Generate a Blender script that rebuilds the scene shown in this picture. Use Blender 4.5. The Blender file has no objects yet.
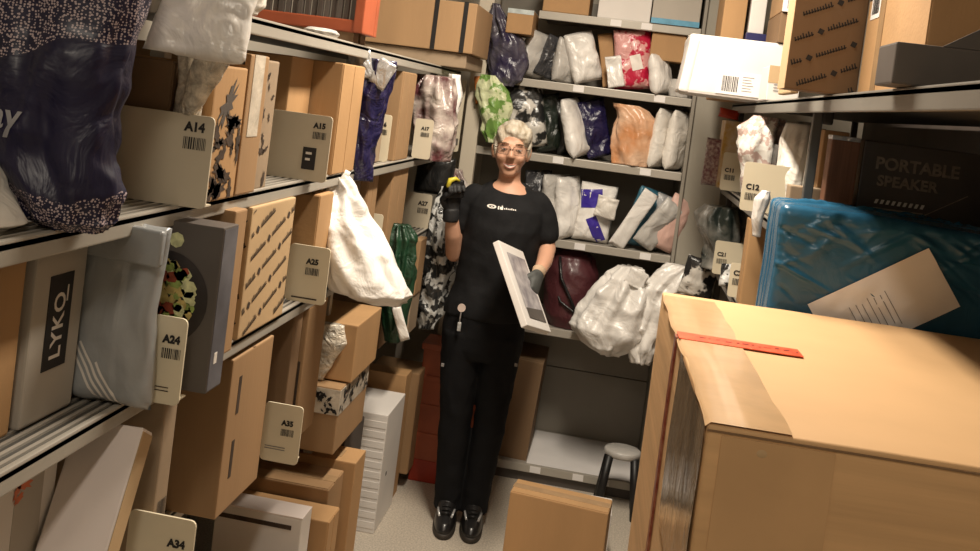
import bpy, bmesh, math, random
from mathutils import Vector, Matrix, Euler, noise
from mathutils.bvhtree import BVHTree
R = math.radians
S = bpy.context.scene
COL = S.collection

# ------------------------------------------------------------------ camera
cd = bpy.data.cameras.new('camera'); cam = bpy.data.objects.new('camera', cd); COL.objects.link(cam)
cd.sensor_width = 36.0; cd.lens = 36.0 * 950 / 980; cd.shift_y = -145.0 / 980
cd.clip_start = 0.05
cam.location = (0, 0, 1.76)
cam.rotation_euler = (Matrix.Rotation(R(7.9), 3, 'Z') @ Matrix.Rotation(R(88.0), 3, 'X') @ Matrix.Rotation(R(7.3), 3, 'Z')).to_euler()
S.camera = cam
# ------------------------------------------------------------------ world, lights, exposure
w = bpy.data.worlds.new('world'); S.world = w; w.use_nodes = True
w.node_tree.nodes['Background'].inputs[0].default_value = (1.0, 0.86, 0.68, 1)
w.node_tree.nodes['Background'].inputs[1].default_value = 0.02
def area(name, loc, sx, sy, power, col=(1.0, 0.885, 0.73), rot=(0, 0, 0)):
    l = bpy.data.lights.new(name, 'AREA'); l.shape = 'RECTANGLE'; l.size = sx; l.size_y = sy
    l.energy = power; l.color = col
    o = bpy.data.objects.new(name, l); COL.objects.link(o); o.location = loc; o.rotation_euler = rot
    return o
LAMPS = [(-0.10, 2.60, 66), (-0.10, -0.55, 18)]  # second entry is an added fill lamp, out of view behind the viewer
for i, (lx, ly, pw) in enumerate(LAMPS):
    area('tube_light', (lx, ly, 2.85), 0.16, 1.15, pw)
vs = S.view_settings
vs.view_transform = 'Standard'; vs.look = 'None'; vs.gamma = 1.0; vs.use_curve_mapping = False
vs.exposure = 0.22

# ------------------------------------------------------------------ materials
MATS = {}
def mat(name, col, rough=0.6, var=0.12, vscale=6.0, bump=0.0, bscale=20.0, metal=0.0, spec=0.4,
        dist=0.0, coat=0.0, stretch=(1, 1, 1), col2=None, alpha=1.0, trans=0.0, emit=0.0, detail=4.0, bdist=0.01, hard=False):
    if name in MATS: return MATS[name]
    m = bpy.data.materials.new(name); m.use_nodes = True; N = m.node_tree.nodes; L = m.node_tree.links
    b = N['Principled BSDF']
    b.inputs['Roughness'].default_value = rough; b.inputs['Metallic'].default_value = metal
    b.inputs['Specular IOR Level'].default_value = spec; b.inputs['Coat Weight'].default_value = coat
    b.inputs['Coat Roughness'].default_value = 0.15; b.inputs['Alpha'].default_value = alpha
    b.inputs['Transmission Weight'].default_value = trans
    tc = N.new('ShaderNodeTexCoord'); mp = N.new('ShaderNodeMapping'); mp.inputs['Scale'].default_value = stretch
    L.new(tc.outputs['Object'], mp.inputs['Vector'])
    nz = N.new('ShaderNodeTexNoise'); nz.inputs['Scale'].default_value = vscale; nz.inputs['Detail'].default_value = 5
    L.new(mp.outputs[0], nz.inputs['Vector'])
    mx = N.new('ShaderNodeMix'); mx.data_type = 'RGBA'
    c2 = col2 if col2 else tuple(c * (1 - var) for c in col)
    c1 = col if col2 else tuple(min(1, c * (1 + var * 0.6)) for c in col)
    mx.inputs[6].default_value = (*c1, 1); mx.inputs[7].default_value = (*c2, 1)
    rp = N.new('ShaderNodeMapRange'); rp.inputs[1].default_value = 0.48 if hard else 0.35; rp.inputs[2].default_value = 0.52 if hard else 0.65
    L.new(nz.outputs['Fac'], rp.inputs[0]); L.new(rp.outputs[0], mx.inputs[0]); L.new(mx.outputs[2], b.inputs['Base Color'])
    if bump > 0:
        n2 = N.new('ShaderNodeTexNoise'); n2.inputs['Scale'].default_value = bscale; n2.inputs['Detail'].default_value = detail
        n2.inputs['Distortion'].default_value = dist
        L.new(mp.outputs[0], n2.inputs['Vector'])
        bp = N.new('ShaderNodeBump'); bp.inputs['Strength'].default_value = bump; bp.inputs['Distance'].default_value = bdist
        L.new(n2.outputs['Fac'], bp.inputs['Height']); L.new(bp.outputs[0], b.inputs['Normal'])
    if emit:
        b.inputs['Emission Color'].default_value = (*col, 1); b.inputs['Emission Strength'].default_value = emit
    MATS[name] = m
    return m
def nodes(m): return m.node_tree.nodes, m.node_tree.links, m.node_tree.nodes['Principled BSDF']

KRAFT = mat('kraft', (0.345, 0.210, 0.105), 0.75, 0.10, 5, 0.15, 90, stretch=(1, 1, 0.15), bdist=0.004)
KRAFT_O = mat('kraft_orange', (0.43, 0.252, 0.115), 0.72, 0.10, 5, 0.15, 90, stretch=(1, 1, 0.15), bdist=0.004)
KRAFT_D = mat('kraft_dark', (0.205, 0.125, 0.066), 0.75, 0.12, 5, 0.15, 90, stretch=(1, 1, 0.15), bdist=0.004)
KRAFT_G = mat('kraft_grey', (0.32, 0.235, 0.155), 0.75, 0.12, 5, 0.1, 60, bdist=0.004)
KRAFT_L = mat('kraft_light', (0.50, 0.345, 0.19), 0.7, 0.08, 5, 0.1, 60, bdist=0.004)
KRAFT_BIG = mat('kraft_big', (0.62, 0.385, 0.190), 0.62, 0.11, 34, 0.25, 60, stretch=(0.05, 0.05, 1.0), bdist=0.004)
TAPE = mat('clear_brown_tape', (0.40, 0.26, 0.14), 0.22, 0.15, 12, 0.3, 30, coat=0.4, dist=1.0, bdist=0.003)
TAPE_L = mat('pale_tape', (0.62, 0.55, 0.45), 0.2, 0.25, 14, 0.5, 26, coat=0.5, dist=1.5, bdist=0.004)
TAPE_BLUE = mat('blue_tape', (0.10, 0.32, 0.48), 0.35, 0.2, 20)
TAPE_RED = mat('red_tape', (0.80, 0.115, 0.045), 0.4, 0.3, 40, stretch=(1, 0.3, 1))
TAPE_MAROON = mat('maroon_tape', (0.22, 0.045, 0.03), 0.3, 0.5, 50, col2=(0.36, 0.15, 0.09))
WHITE_CARD = mat('white_card', (0.74, 0.70, 0.66), 0.6, 0.06, 4, 0.08, 40, bdist=0.003)
PINK_CARD = mat('pinkish_white_card', (0.80, 0.71, 0.67), 0.6, 0.06, 3, 0.08, 40, bdist=0.003)
GREY_CARD = mat('grey_card', (0.44, 0.40, 0.345), 0.65, 0.08, 4, 0.08, 40, bdist=0.003)
BEIGE_CARD = mat('beige_board', (0.56, 0.49, 0.37), 0.6, 0.05, 4, 0.05, 30, bdist=0.002)
CREAM_CARD = mat('cream_board', (0.68, 0.60, 0.44), 0.6, 0.05, 4, 0.05, 30, bdist=0.002)
DARK_CARD = mat('dark_card', (0.075, 0.06, 0.052), 0.35, 0.2, 6, coat=0.2)
CHAR_CARD = mat('charcoal_card', (0.10, 0.085, 0.075), 0.5, 0.15, 6)
BLUEGREY_CARD = mat('bluegrey_card', (0.13, 0.13, 0.15), 0.3, 0.4, 9, coat=0.3)
ORANGE_PL = mat('orange_plastic', (0.36, 0.085, 0.035), 0.45, 0.2, 6, 0.05, 40)
RED_PL = mat('red_plastic', (0.36, 0.035, 0.015), 0.4, 0.15, 6)
BLACK = mat('black_plastic', (0.012, 0.011, 0.011), 0.45, 0.2, 8)
INK = mat('black_ink', (0.018, 0.016, 0.016), 0.6, 0.1, 30)
INK_G = mat('grey_ink', (0.22, 0.20, 0.19), 0.6, 0.1, 30)
INK_BR = mat('brown_ink', (0.06, 0.04, 0.028), 0.65, 0.3, 30)
INK_W = mat('white_ink', (0.75, 0.70, 0.64), 0.5, 0.05, 30)
PAPER = mat('label_paper', (0.78, 0.75, 0.73), 0.55, 0.04, 8)
METAL = mat('painted_shelf_metal', (0.36, 0.33, 0.285), 0.42, 0.06, 4, metal=0.15)
METAL_L = mat('pale_shelf_metal', (0.40, 0.37, 0.32), 0.38, 0.06, 4, metal=0.15)
PANEL = mat('grey_panel_paint', (0.27, 0.245, 0.205), 0.5, 0.06, 3)
CREAMPOST = mat('cream_post_paint', (0.60, 0.53, 0.42), 0.5, 0.06, 3)
def plastic(name, col, rough=0.3, bump=0.8, bscale=9, dist=1.2, **k):
    return mat(name, col, rough, k.pop('var', 0.12), k.pop('vscale', 8), bump, bscale, spec=0.5, dist=dist, coat=k.pop('coat', 0.15), bdist=k.pop('bdist', 0.02), **k)
P_WHITE = plastic('white_poly', (0.80, 0.77, 0.73))
P_WHITE2 = plastic('white_poly_soft', (0.72, 0.68, 0.62), 0.4, 0.6, 14)
P_GREY = plastic('grey_poly', (0.32, 0.33, 0.335), 0.28, 0.35, 6)
P_GREYL = plastic('pale_grey_poly', (0.48, 0.46, 0.43), 0.35, 0.6, 12)
P_SILVER = plastic('silver_poly', (0.50, 0.50, 0.50), 0.2, 1.0, 12, metal=0.3)
P_DARK = plastic('dark_poly', (0.05, 0.05, 0.055), 0.25, 1.0, 14)
P_BLACK = plastic('black_poly', (0.012, 0.012, 0.012), 0.35, 0.6, 10)
P_NAVY = plastic('navy_poly', (0.016, 0.013, 0.055), 0.25, 1.0, 14)
P_GREEN = plastic('green_poly', (0.008, 0.042, 0.018), 0.45, 0.8, 14)
P_BLUE = plastic('blue_film', (0.020, 0.098, 0.180), 0.27, 0.25, 14, 1.5, coat=0.0, bdist=0.01)
P_PINK = plastic('pink_poly', (0.62, 0.40, 0.34), 0.45, 0.4, 8)
P_BURG = plastic('burgundy_fabric', (0.075, 0.018, 0.022), 0.5, 0.5, 10)
P_CLEAR = plastic('bubble_film', (0.72, 0.65, 0.54), 0.2, 1.0, 40, 0.4, var=0.45, vscale=35)
P_TEAL = plastic('teal_poly', (0.04, 0.14, 0.20), 0.35, 0.6, 10)
P_BW = plastic('white_black_print_poly', (0.60, 0.57, 0.52), 0.3, 0.7, 10, col2=(0.02, 0.02, 0.02), vscale=13, hard=True)
P_LEAF = plastic('leaf_print_poly', (0.17, 0.31, 0.07), 0.35, 0.7, 12, col2=(0.62, 0.66, 0.40), vscale=16, hard=True)
P_PINKRED = plastic('pinkred_print_poly', (0.48, 0.012, 0.05), 0.3, 0.7, 12, col2=(0.70, 0.36, 0.34), vscale=17, hard=True)
P_PEACH = plastic('peach_print_poly', (0.58, 0.26, 0.11), 0.35, 0.6, 10, col2=(0.74, 0.50, 0.34), vscale=9)
P_VIOLET = plastic('violet_print_poly', (0.60, 0.58, 0.58), 0.35, 0.5, 10, col2=(0.05, 0.03, 0.30), vscale=8)
P_CAMO = plastic('silver_black_poly', (0.62, 0.62, 0.60), 0.2, 0.9, 16, col2=(0.03, 0.03, 0.03), vscale=20, hard=True)
P_MAROONW = plastic('clear_maroon_poly', (0.60, 0.54, 0.48), 0.2, 0.9, 12, col2=(0.10, 0.03, 0.035), vscale=11)
P_FLORAL = plastic('floral_print_poly', (0.76, 0.73, 0.68), 0.35, 0.5, 12, col2=(0.50, 0.36, 0.32), vscale=30, hard=True)

# ------------------------------------------------------------------ mesh helpers
def link(name, me, material=None, parent=None, smooth=False, mw=None):
    o = bpy.data.objects.new(name, me); COL.objects.link(o)
    if material and not me.materials: me.materials.append(material)
    if smooth: me.polygons.foreach_set('use_smooth', [True] * len(me.polygons))
    if parent: o.parent = parent
    if mw is not None: o.matrix_local = mw
    return o
def bm_obj(name, bm, material, parent=None, smooth=False):
    me = bpy.data.meshes.new(name); bmesh.ops.recalc_face_normals(bm, faces=bm.faces[:]); bm.to_mesh(me); bm.free()
    return link(name, me, material, parent, smooth)
def tag(o, label=None, cat=None, group=None, kind=None):
    if label: o['label'] = label
    if cat: o['category'] = cat
    if group: o['group'] = group
    if kind: o['kind'] = kind
    return o
def thing(name, label, cat, loc=(0, 0, 0), rz=0.0, group=None, rot=None):
    o = bpy.data.objects.new(name, None); COL.objects.link(o); o.empty_display_size = 0.05
    o.location = loc; o.rotation_euler = rot if rot else (0, 0, R(rz))
    return tag(o, label, cat, group)
def add_box(bm, x0, x1, y0, y1, z0, z1, bev=0.0, seg=2, M=None):
    r = bmesh.ops.create_cube(bm, size=1.0); vs_ = r['verts']
    for v in vs_: v.co = Vector(((x0 + x1) / 2 + v.co.x * (x1 - x0), (y0 + y1) / 2 + v.co.y * (y1 - y0), (z0 + z1) / 2 + v.co.z * (z1 - z0)))
    if bev > 0:
        es = list({e for v in vs_ for e in v.link_edges})
        rr = bmesh.ops.bevel(bm, geom=es, offset=bev, segments=seg, affect='EDGES', profile=0.6); vs_ = list({v for f in rr['faces'] for v in f.verts} | {v for v in vs_ if v.is_valid})
    if M is not None: bmesh.ops.transform(bm, matrix=M, verts=[v for v in vs_ if v.is_valid])
def box(name, x0, x1, y0, y1, z0, z1, m, parent=None, bev=0.0):
    bm = bmesh.new(); add_box(bm, x0, x1, y0, y1, z0, z1, bev); return bm_obj(name, bm, m, parent)
def tube(bm, pts, r, seg=8, closed=False):
    pts = [Vector(p) for p in pts]; n = len(pts); rings = []
    rr = r if isinstance(r, (list, tuple)) else [r] * n
    for i, p in enumerate(pts):
        a = pts[(i - 1) % n] if (closed or i > 0) else p
        b = pts[(i + 1) % n] if (closed or i < n - 1) else p
        t = (b - a).normalized(); q = t.to_track_quat('Z', 'Y')
        rings.append([bm.verts.new(p + q @ Vector((math.cos(k * 2 * math.pi / seg) * rr[i], math.sin(k * 2 * math.pi / seg) * rr[i], 0))) for k in range(seg)])
    for i in range(n if closed else n - 1):
        A, B = rings[i], rings[(i + 1) % n]
        for k in range(seg): bm.faces.new((A[k], A[(k + 1) % seg], B[(k + 1) % seg], B[k]))
    if not closed: bm.faces.new(rings[0][::-1]); bm.faces.new(rings[-1])
def loft(bm, rings, seg=24, sup=2.0):
    """rings: (cx, cy, cz, rx, ry[, tilt_x]) closed solid loft"""
    RR = []
    for q in rings:
        cx, cy, cz, rx, ry = q[:5]; tl = q[5] if len(q) > 5 else 0.0; L = []
        for k in range(seg):
            a = 2 * math.pi * k / seg; c, s = math.cos(a), math.sin(a)
            x = rx * math.copysign(abs(c) ** (2 / sup), c); y = ry * math.copysign(abs(s) ** (2 / sup), s)
            L.append(bm.verts.new((cx + x, cy + y, cz + y * tl)))
        RR.append(L)
    for A, B in zip(RR, RR[1:]):
        for k in range(seg): bm.faces.new((A[k], A[(k + 1) % seg], B[(k + 1) % seg], B[k]))
    bm.faces.new(RR[0][::-1]); bm.faces.new(RR[-1])
def ell(bm, c, r, rot=None, u=20, v=14):
    M = Matrix.Translation(c) @ (Euler([R(a) for a in rot]).to_matrix().to_4x4() if rot else Matrix()) @ Matrix.Diagonal((*r, 1))
    bmesh.ops.create_uvsphere(bm, u_segments=u, v_segments=v, radius=1.0, matrix=M)
def limb(bm, pts, rad, seg=14):
    """tapered chain with round ends"""
    for (a, ra), (b, rb) in zip(zip(pts, rad), zip(pts[1:], rad[1:])):
        a, b = Vector(a), Vector(b); d = (b - a).normalized()
        tube(bm, [a - d * ra * 0.0, a.lerp(b, 0.5), b], [ra, (ra + rb) / 2, rb], seg)
    for p, r in zip(pts, rad): ell(bm, p, (r, r, r), u=seg, v=10)
def fuse(name, bm, voxel, m, parent=None, smooth=6, disp=None):
    """fuse overlapping solids into one continuous smooth surface"""
    me = bpy.data.meshes.new('tmp'); bmesh.ops.recalc_face_normals(bm, faces=bm.faces[:]); bm.to_mesh(me); bm.free()
    o = bpy.data.objects.new('tmp', me); COL.objects.link(o)
    r = o.modifiers.new('r', 'REMESH'); r.mode = 'VOXEL'; r.voxel_size = voxel
    s = o.modifiers.new('s', 'SMOOTH'); s.iterations = smooth; s.factor = 0.5
    dg = bpy.context.evaluated_depsgraph_get(); dg.update()
    nm = bpy.data.meshes.new_from_object(o.evaluated_get(dg)); bpy.data.objects.remove(o); bpy.data.meshes.remove(me)
    if disp:
        ns = [v.normal.copy() for v in nm.vertices]
        for v, n_ in zip(nm.vertices, ns): v.co += n_ * disp(v.co)
    nm.name = name
    return link(name, nm, m, parent, True)
def text_mesh(s, size, bold=0.0, shear=0.0, spacing=1.0):
    cu = bpy.data.curves.new('t', 'FONT'); cu.body = s; cu.size = size; cu.align_x = 'LEFT'; cu.offset = bold; cu.shear = shear
    cu.space_character = spacing; cu.resolution_u = 3
    o = bpy.data.objects.new('t', cu); COL.objects.link(o)
    dg = bpy.context.evaluated_depsgraph_get(); dg.update()
    me = bpy.data.meshes.new_from_object(o.evaluated_get(dg)); bpy.data.objects.remove(o); bpy.data.curves.remove(cu)
    return me
# faces of a box with its origin at the base centre: origin, u, v, normal
def faceB(dim, f):
    w_, d_, h_ = dim
    return {'front': ((-w_/2, -d_/2, 0), (1,0,0), (0,0,1), (0,-1,0)), 'right': ((w_/2, -d_/2, 0), (0,1,0), (0,0,1), (1,0,0)),
            'left': ((-w_/2, d_/2, 0), (0,-1,0), (0,0,1), (-1,0,0)), 'top': ((-w_/2, -d_/2, h_), (1,0,0), (0,1,0), (0,0,1)),
            'back': ((w_/2, d_/2, 0), (-1,0,0), (0,0,1), (0,1,0))}[f]
def faceM(dim, f, u=0, v=0, off=0.0, ang=0.0):
    o, U, V, N = [Vector(q) for q in faceB(dim, f)]
    p = o + U * u + V * v + N * off
    M = Matrix((( U.x, V.x, N.x, p.x), (U.y, V.y, N.y, p.y), (U.z, V.z, N.z, p.z), (0, 0, 0, 1)))
    return M @ Matrix.Rotation(R(ang), 4, 'Z')
def plate(parent, name, M, u0, u1, v0, v1, th, m, bev=0.0):
    bm = bmesh.new(); add_box(bm, u0, u1, v0, v1, -0.0005, th, bev); o = bm_obj(name, bm, m, parent); o.matrix_local = M; return o
def letter(parent, M, s, size, m, bold=0.0, shear=0.0, name='lettering', spacing=1.0):
    me = text_mesh(s, size, bold, shear, spacing); me.name = name
    return link(name, me, m, parent, False, M)
def barcode(parent, M, w_, h_, m=None, rows=1, seed=1, name='barcode'):
    rnd = random.Random(seed); bm = bmesh.new(); x = 0
    while x < w_:
        b = rnd.uniform(0.3, 1.0) * w_ * 0.075; e = min(x + b, w_)
        for k in range(rows):
            z0 = h_ * k / rows; z1 = h_ * (k + 0.86) / rows
            bm.faces.new([bm.verts.new(p) for p in ((x, z0, 0), (e, z0, 0), (e, z1, 0), (x, z1, 0))])
        x = e + rnd.uniform(0.4, 0.9) * w_ * 0.06
    me = bpy.data.meshes.new(name); bm.to_mesh(me); bm.free()
    return link(name, me, m or INK, parent, False, M)
def lines(parent, M, w_, h_, n, m=None, seed=1, name='printed_lines', th=0.3):
    rnd = random.Random(seed); bm = bmesh.new()
    for k in range(n):
        y = h_ * (k + 0.5) / n; t = h_ / n * th / 2; e = w_ * rnd.uniform(0.5, 1)
        bm.faces.new([bm.verts.new(p) for p in ((0, y - t, 0), (e, y - t, 0), (e, y + t, 0), (0, y + t, 0))])
    me = bpy.data.meshes.new(name); bm.to_mesh(me); bm.free()
    return link(name, me, m or INK_G, parent, False, M)
def slanted_print(parent, dim, f, seed=1, m=None, pitch=0.05, ang=20, name='printed_pattern', sz=1.0):
    """rows of slanted script-like strokes with diamonds, clipped to the face"""
    rnd = random.Random(seed); bm = bmesh.new()
    W_ = dim[0] if f in ('front', 'top', 'back') else dim[1]; H_ = dim[2] if f != 'top' else dim[1]
    ca, sa = math.cos(R(ang)), math.sin(R(ang))
    def put(pts):
        P_ = [(x * ca - y * sa, x * sa + y * ca) for x, y in pts]
        if all(0.004 < x < W_ - 0.004 and 0.004 < y < H_ - 0.004 for x, y in P_):
            bm.faces.new([bm.verts.new((x, y, 0)) for x, y in P_])
    r = -8
    while r * pitch < (W_ + H_) * 1.2:
        y = r * pitch; x = -0.6 + (r % 2) * 0.06
        while x < W_ + H_:
            d = 0.010 * sz
            put([(x - d, y), (x, y - d), (x + d, y), (x, y + d)])
            q = x + 0.018 * sz
            while q < x + 0.095 * sz:
                hh = rnd.choice((0.006, 0.006, 0.010)) * sz; ww = 0.0035 * sz
                put([(q, y - 0.005 * sz), (q + ww, y - 0.005 * sz), (q + ww * 1.4, y + hh), (q + ww * 0.4, y + hh)])
                put([(q, y - 0.005 * sz), (q + 0.007 * sz, y - 0.003 * sz), (q + 0.007 * sz, y), (q, y - 0.0022 * sz)])
                q += 0.0075 * sz
            x += 0.12 * sz
        r += 1
    me = bpy.data.meshes.new(name); bm.to_mesh(me); bm.free()
    return tag(link(name, me, m or INK_BR, parent, False, faceM(dim, f, 0, 0, 0.0012)), kind='stuff')
def seam_tape(parent, dim, f, tape=TAPE, wtape=0.045, along='u', wrap=0.05, seam=True):
    """a closed flap seam: two flaps proud of the body and tape over the joint"""
    W_ = dim[0] if f in ('front', 'top', 'back') else dim[1]; H_ = dim[2] if f != 'top' else dim[1]
    g = 0.002
    if along == 'u':
        if seam:
            plate(parent, 'flap', faceM(dim, f), 0.003, W_ - 0.003, 0.003, H_/2 - g, 0.0022, parent['_m'] and MATS[parent['_m']], 0.0008)
            plate(parent, 'flap', faceM(dim, f), 0.003, W_ - 0.003, H_/2 + g, H_ - 0.003, 0.0022, MATS[parent['_m']], 0.0008)
        if tape: plate(parent, 'tape', faceM(dim, f), 0.0, W_, H_/2 - wtape/2, H_/2 + wtape/2, 0.0030, tape)
    else:
        if seam:
            plate(parent, 'flap', faceM(dim, f), 0.003, W_/2 - g, 0.003, H_ - 0.003, 0.0022, MATS[parent['_m']], 0.0008)
            plate(parent, 'flap', faceM(dim, f), W_/2 + g, W_ - 0.003, 0.003, H_ - 0.003, 0.0022, MATS[parent['_m']], 0.0008)
        if tape: plate(parent, 'tape', faceM(dim, f), W_/2 - wtape/2, W_/2 + wtape/2, 0.0, H_, 0.0030, tape)
def carton(label, x0, x1, y0, y1, z0, z1, m=KRAFT, rz=0.0, name='cardboard_box', cat='box', seam='top', along='u', tape=TAPE, wt=0.045, bev=0.004, group=None, lean=0.0):
    dim = (x1 - x0, y1 - y0, z1 - z0)
    t = thing(name, label, cat, ((x0 + x1) / 2, (y0 + y1) / 2, z0), rz, group)
    if lean: t.rotation_euler = (0, R(lean), R(rz))
    t['_m'] = m.name
    bm = bmesh.new(); add_box(bm, -dim[0]/2, dim[0]/2, -dim[1]/2, dim[1]/2, 0, dim[2], bev, 2); bm_obj('body', bm, m, t)
    if seam: seam_tape(t, dim, seam, tape, wt, along)
    return t, dim
def shipping_label(parent, dim, f, u, v, w_, h_, seed=1, ang=0.0, paper=PAPER, bc=(0.12, 0.12, 0.35, 0.76)):
    M = faceM(dim, f, u, v, 0.0024, ang)
    l = plate(parent, 'shipping_label', M, 0, w_, 0, h_, 0.0008, paper)
    barcode(l, Matrix.Translation((w_ * bc[0], h_ * bc[1], 0.0012)), w_ * bc[2], h_ * bc[3], INK, 1, seed)
    lines(l, Matrix.Translation((w_ * 0.56, h_ * 0.15, 0.0012)), w_ * 0.36, h_ * 0.7, 6, INK_G, seed)
    return l
def divider(code, label, xr, y, z0, w_=0.20, h_=0.155, m=BEIGE_CARD, rz=0.0, lw=0.03, right=True, ty=0.62, extra=None, group='shelf divider boards', tx=None, lean=0):
    """upright board standing across the shelf, its code and barcode at the aisle end"""
    t = thing('shelf_divider', label, 'divider', (xr, y, z0), rz, group)
    s = -1 if right else 1
    bm = bmesh.new(); r_ = 0.010; pts = []
    xa, xb = (-w_, 0) if right else (0, w_)
    for cx, cy, a0 in ((xb - r_, r_, -90), (xb - r_, h_ - r_, 0), (xa + r_, h_ - r_, 90), (xa + r_, r_, 180)):
        for k in range(4): a = R(a0 + 30 * k); pts.append((cx + r_ * math.cos(a), cy + r_ * math.sin(a)))
    A = [bm.verts.new((x, -0.002, z)) for x, z in pts]; B = [bm.verts.new((x, 0.002, z)) for x, z in pts]
    bm.faces.new(A); bm.faces.new(B[::-1])
    for k in range(len(A)): bm.faces.new((A[k], B[k], B[(k + 1) % len(A)], A[(k + 1) % len(A)]))
    bm_obj('board', bm, m, t)
    box('foot', xa + 0.01, xb - 0.012, 0.002, 0.05, 0.0, 0.003, m, t)
    px = tx if tx is not None else (-lw - 0.012 if right else 0.012)
    Mf = lambda u, v: Matrix(((1, 0, 0, u), (0, 0, -1, -0.0032), (0, 1, 0, v), (0, 0, 0, 1)))
    letter(t, Mf(px, h_ * ty + 0.004), code, lw / max(1, len(code)) * 1.6, INK, 0.0011, name='code_lettering')
    barcode(t, Mf(px, h_ * ty - lw * 0.68), lw, lw * 0.60, INK, 1, sum(map(ord, code)))
    if extra: extra(t, Mf)
    return t

# ------------------------------------------------------------------ soft parcels
def wr(p, s, seed, octaves=3):
    q = Vector(p) * s + Vector((seed * 7.3, seed * 3.1, seed * 1.7))
    return noise.fractal(q, 1.0, 2.0, octaves)
def ridge(p, s, seed):
    q = Vector(p) * s + Vector((seed * 5.1, seed * 2.3, seed * 9.7))
    return 1 - 2 * abs(noise.noise(q + Vector((noise.noise(q), noise.noise(q + Vector((5, 5, 5))), 0)) * 0.8))
def pillow_bm(w_, h_, t_, seed, amp=0.012, n=18, flange=0.06, sag=0.15):
    """padded mailer: thin seam all round, belly heavier towards its foot"""
    bm = bmesh.new(); G = {}
    for side in (-1, 1):
        for i in range(n + 1):
            for j in range(n + 1):
                u, v = i / n * 2 - 1, j / n * 2 - 1
                edge = i in (0, n) or j in (0, n)
                if edge and side == 1: G[(side, i, j)] = G[(-1, i, j)]; continue
                fu = max(0, 1 - max(0, (abs(u) - flange) / (1 - flange)) ** 3); fv = max(0, 1 - abs(v) ** 4)
                th = t_ / 2 * math.sqrt(fu * fv) * (1 - sag * v)
                x = u * w_ / 2 * (1 - 0.05 * (1 - abs(v)) ** 2); z = (v + 1) * h_ / 2
                p = Vector((x, 0, z))
                f = min(1, 4 * min(1 - abs(u), 1 - abs(v)) + 0.15)
                dy = amp * f * (wr(p, 9, seed + side) + 0.7 * ridge(p, 14, seed + side * 2))
                wav = 0.35 * amp * wr(p, 10, seed + 20)
                G[(side, i, j)] = bm.verts.new((x + wav * 0.7, side * th + (dy if not edge else wav), z + (wav if edge else 0) * 0.6))
    for side in (-1, 1):
        for i in range(n):
            for j in range(n):
                q = [G[(side, i, j)], G[(side, i + 1, j)], G[(side, i + 1, j + 1)], G[(side, i, j + 1)]]
                try: bm.faces.new(q if side == -1 else q[::-1])
                except ValueError: pass
    zmin = min(v.co.z for v in bm.verts)
    for v in bm.verts: v.co.z -= zmin
    return bm
def mailer(label, x, y, z, w_, h_, t_, m, rz=0, lean=0, tilt=0, seed=1, amp=0.012, name='poly_mailer', cat='parcel', group=None, n=18, lab=None):
    bm = pillow_bm(w_, h_, t_, seed, amp, n)
    M = Matrix.Rotation(R(lean), 4, 'Y') @ Matrix.Rotation(R(tilt), 4, 'X') @ Matrix.Rotation(R(rz), 4, 'Z')
    bmesh.ops.transform(bm, matrix=M, verts=bm.verts[:])
    zmin = min(v.co.z for v in bm.verts)
    for v in bm.verts: v.co.z -= zmin
    tree = BVHTree.FromBMesh(bm) if lab else None
    if not lab:
        o = bm_obj(name, bm, m, None, True); o.location = (x, y, z); tag(o, label, cat, group)
        return o
    t = thing(name, label, cat, (x, y, z), 0, group)
    bm_obj('body', bm, m, t, True)
    for (u0, v0, lw, lh, mm, pn, ang) in lab:                    # decals wrapped onto the soft surface, seen from the aisle
        decal(t, tree, pn, u0, v0, lw, lh, mm, ang)
    return t
def decal(parent, tree, name, u0, v0, lw, lh, mm, ang=0.0, direction=(0, 1, 0), n=8, off=0.002, start=-1.0):
    bm = bmesh.new(); V = {}; d = Vector(direction)
    for i in range(n + 1):
        for j in range(n + 1):
            a, b = lw * (i / n - 0.5), lh * (j / n - 0.5)
            x = u0 + a * math.cos(R(ang)) - b * math.sin(R(ang)); z = v0 + a * math.sin(R(ang)) + b * math.cos(R(ang))
            if abs(d.y) > 0.5: hit = tree.ray_cast(Vector((x, start, z)), d)
            else: hit = tree.ray_cast(Vector((-start, x, z)), d)
            if hit[0] is not None: V[(i, j)] = bm.verts.new(hit[0] - d * off)
    for i in range(n):
        for j in range(n):
            q = [V.get(k) for k in ((i, j), (i + 1, j), (i + 1, j + 1), (i, j + 1))]
            if all(q): bm.faces.new(q)
    return bm_obj(name, bm, mm, parent, True)
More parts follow.
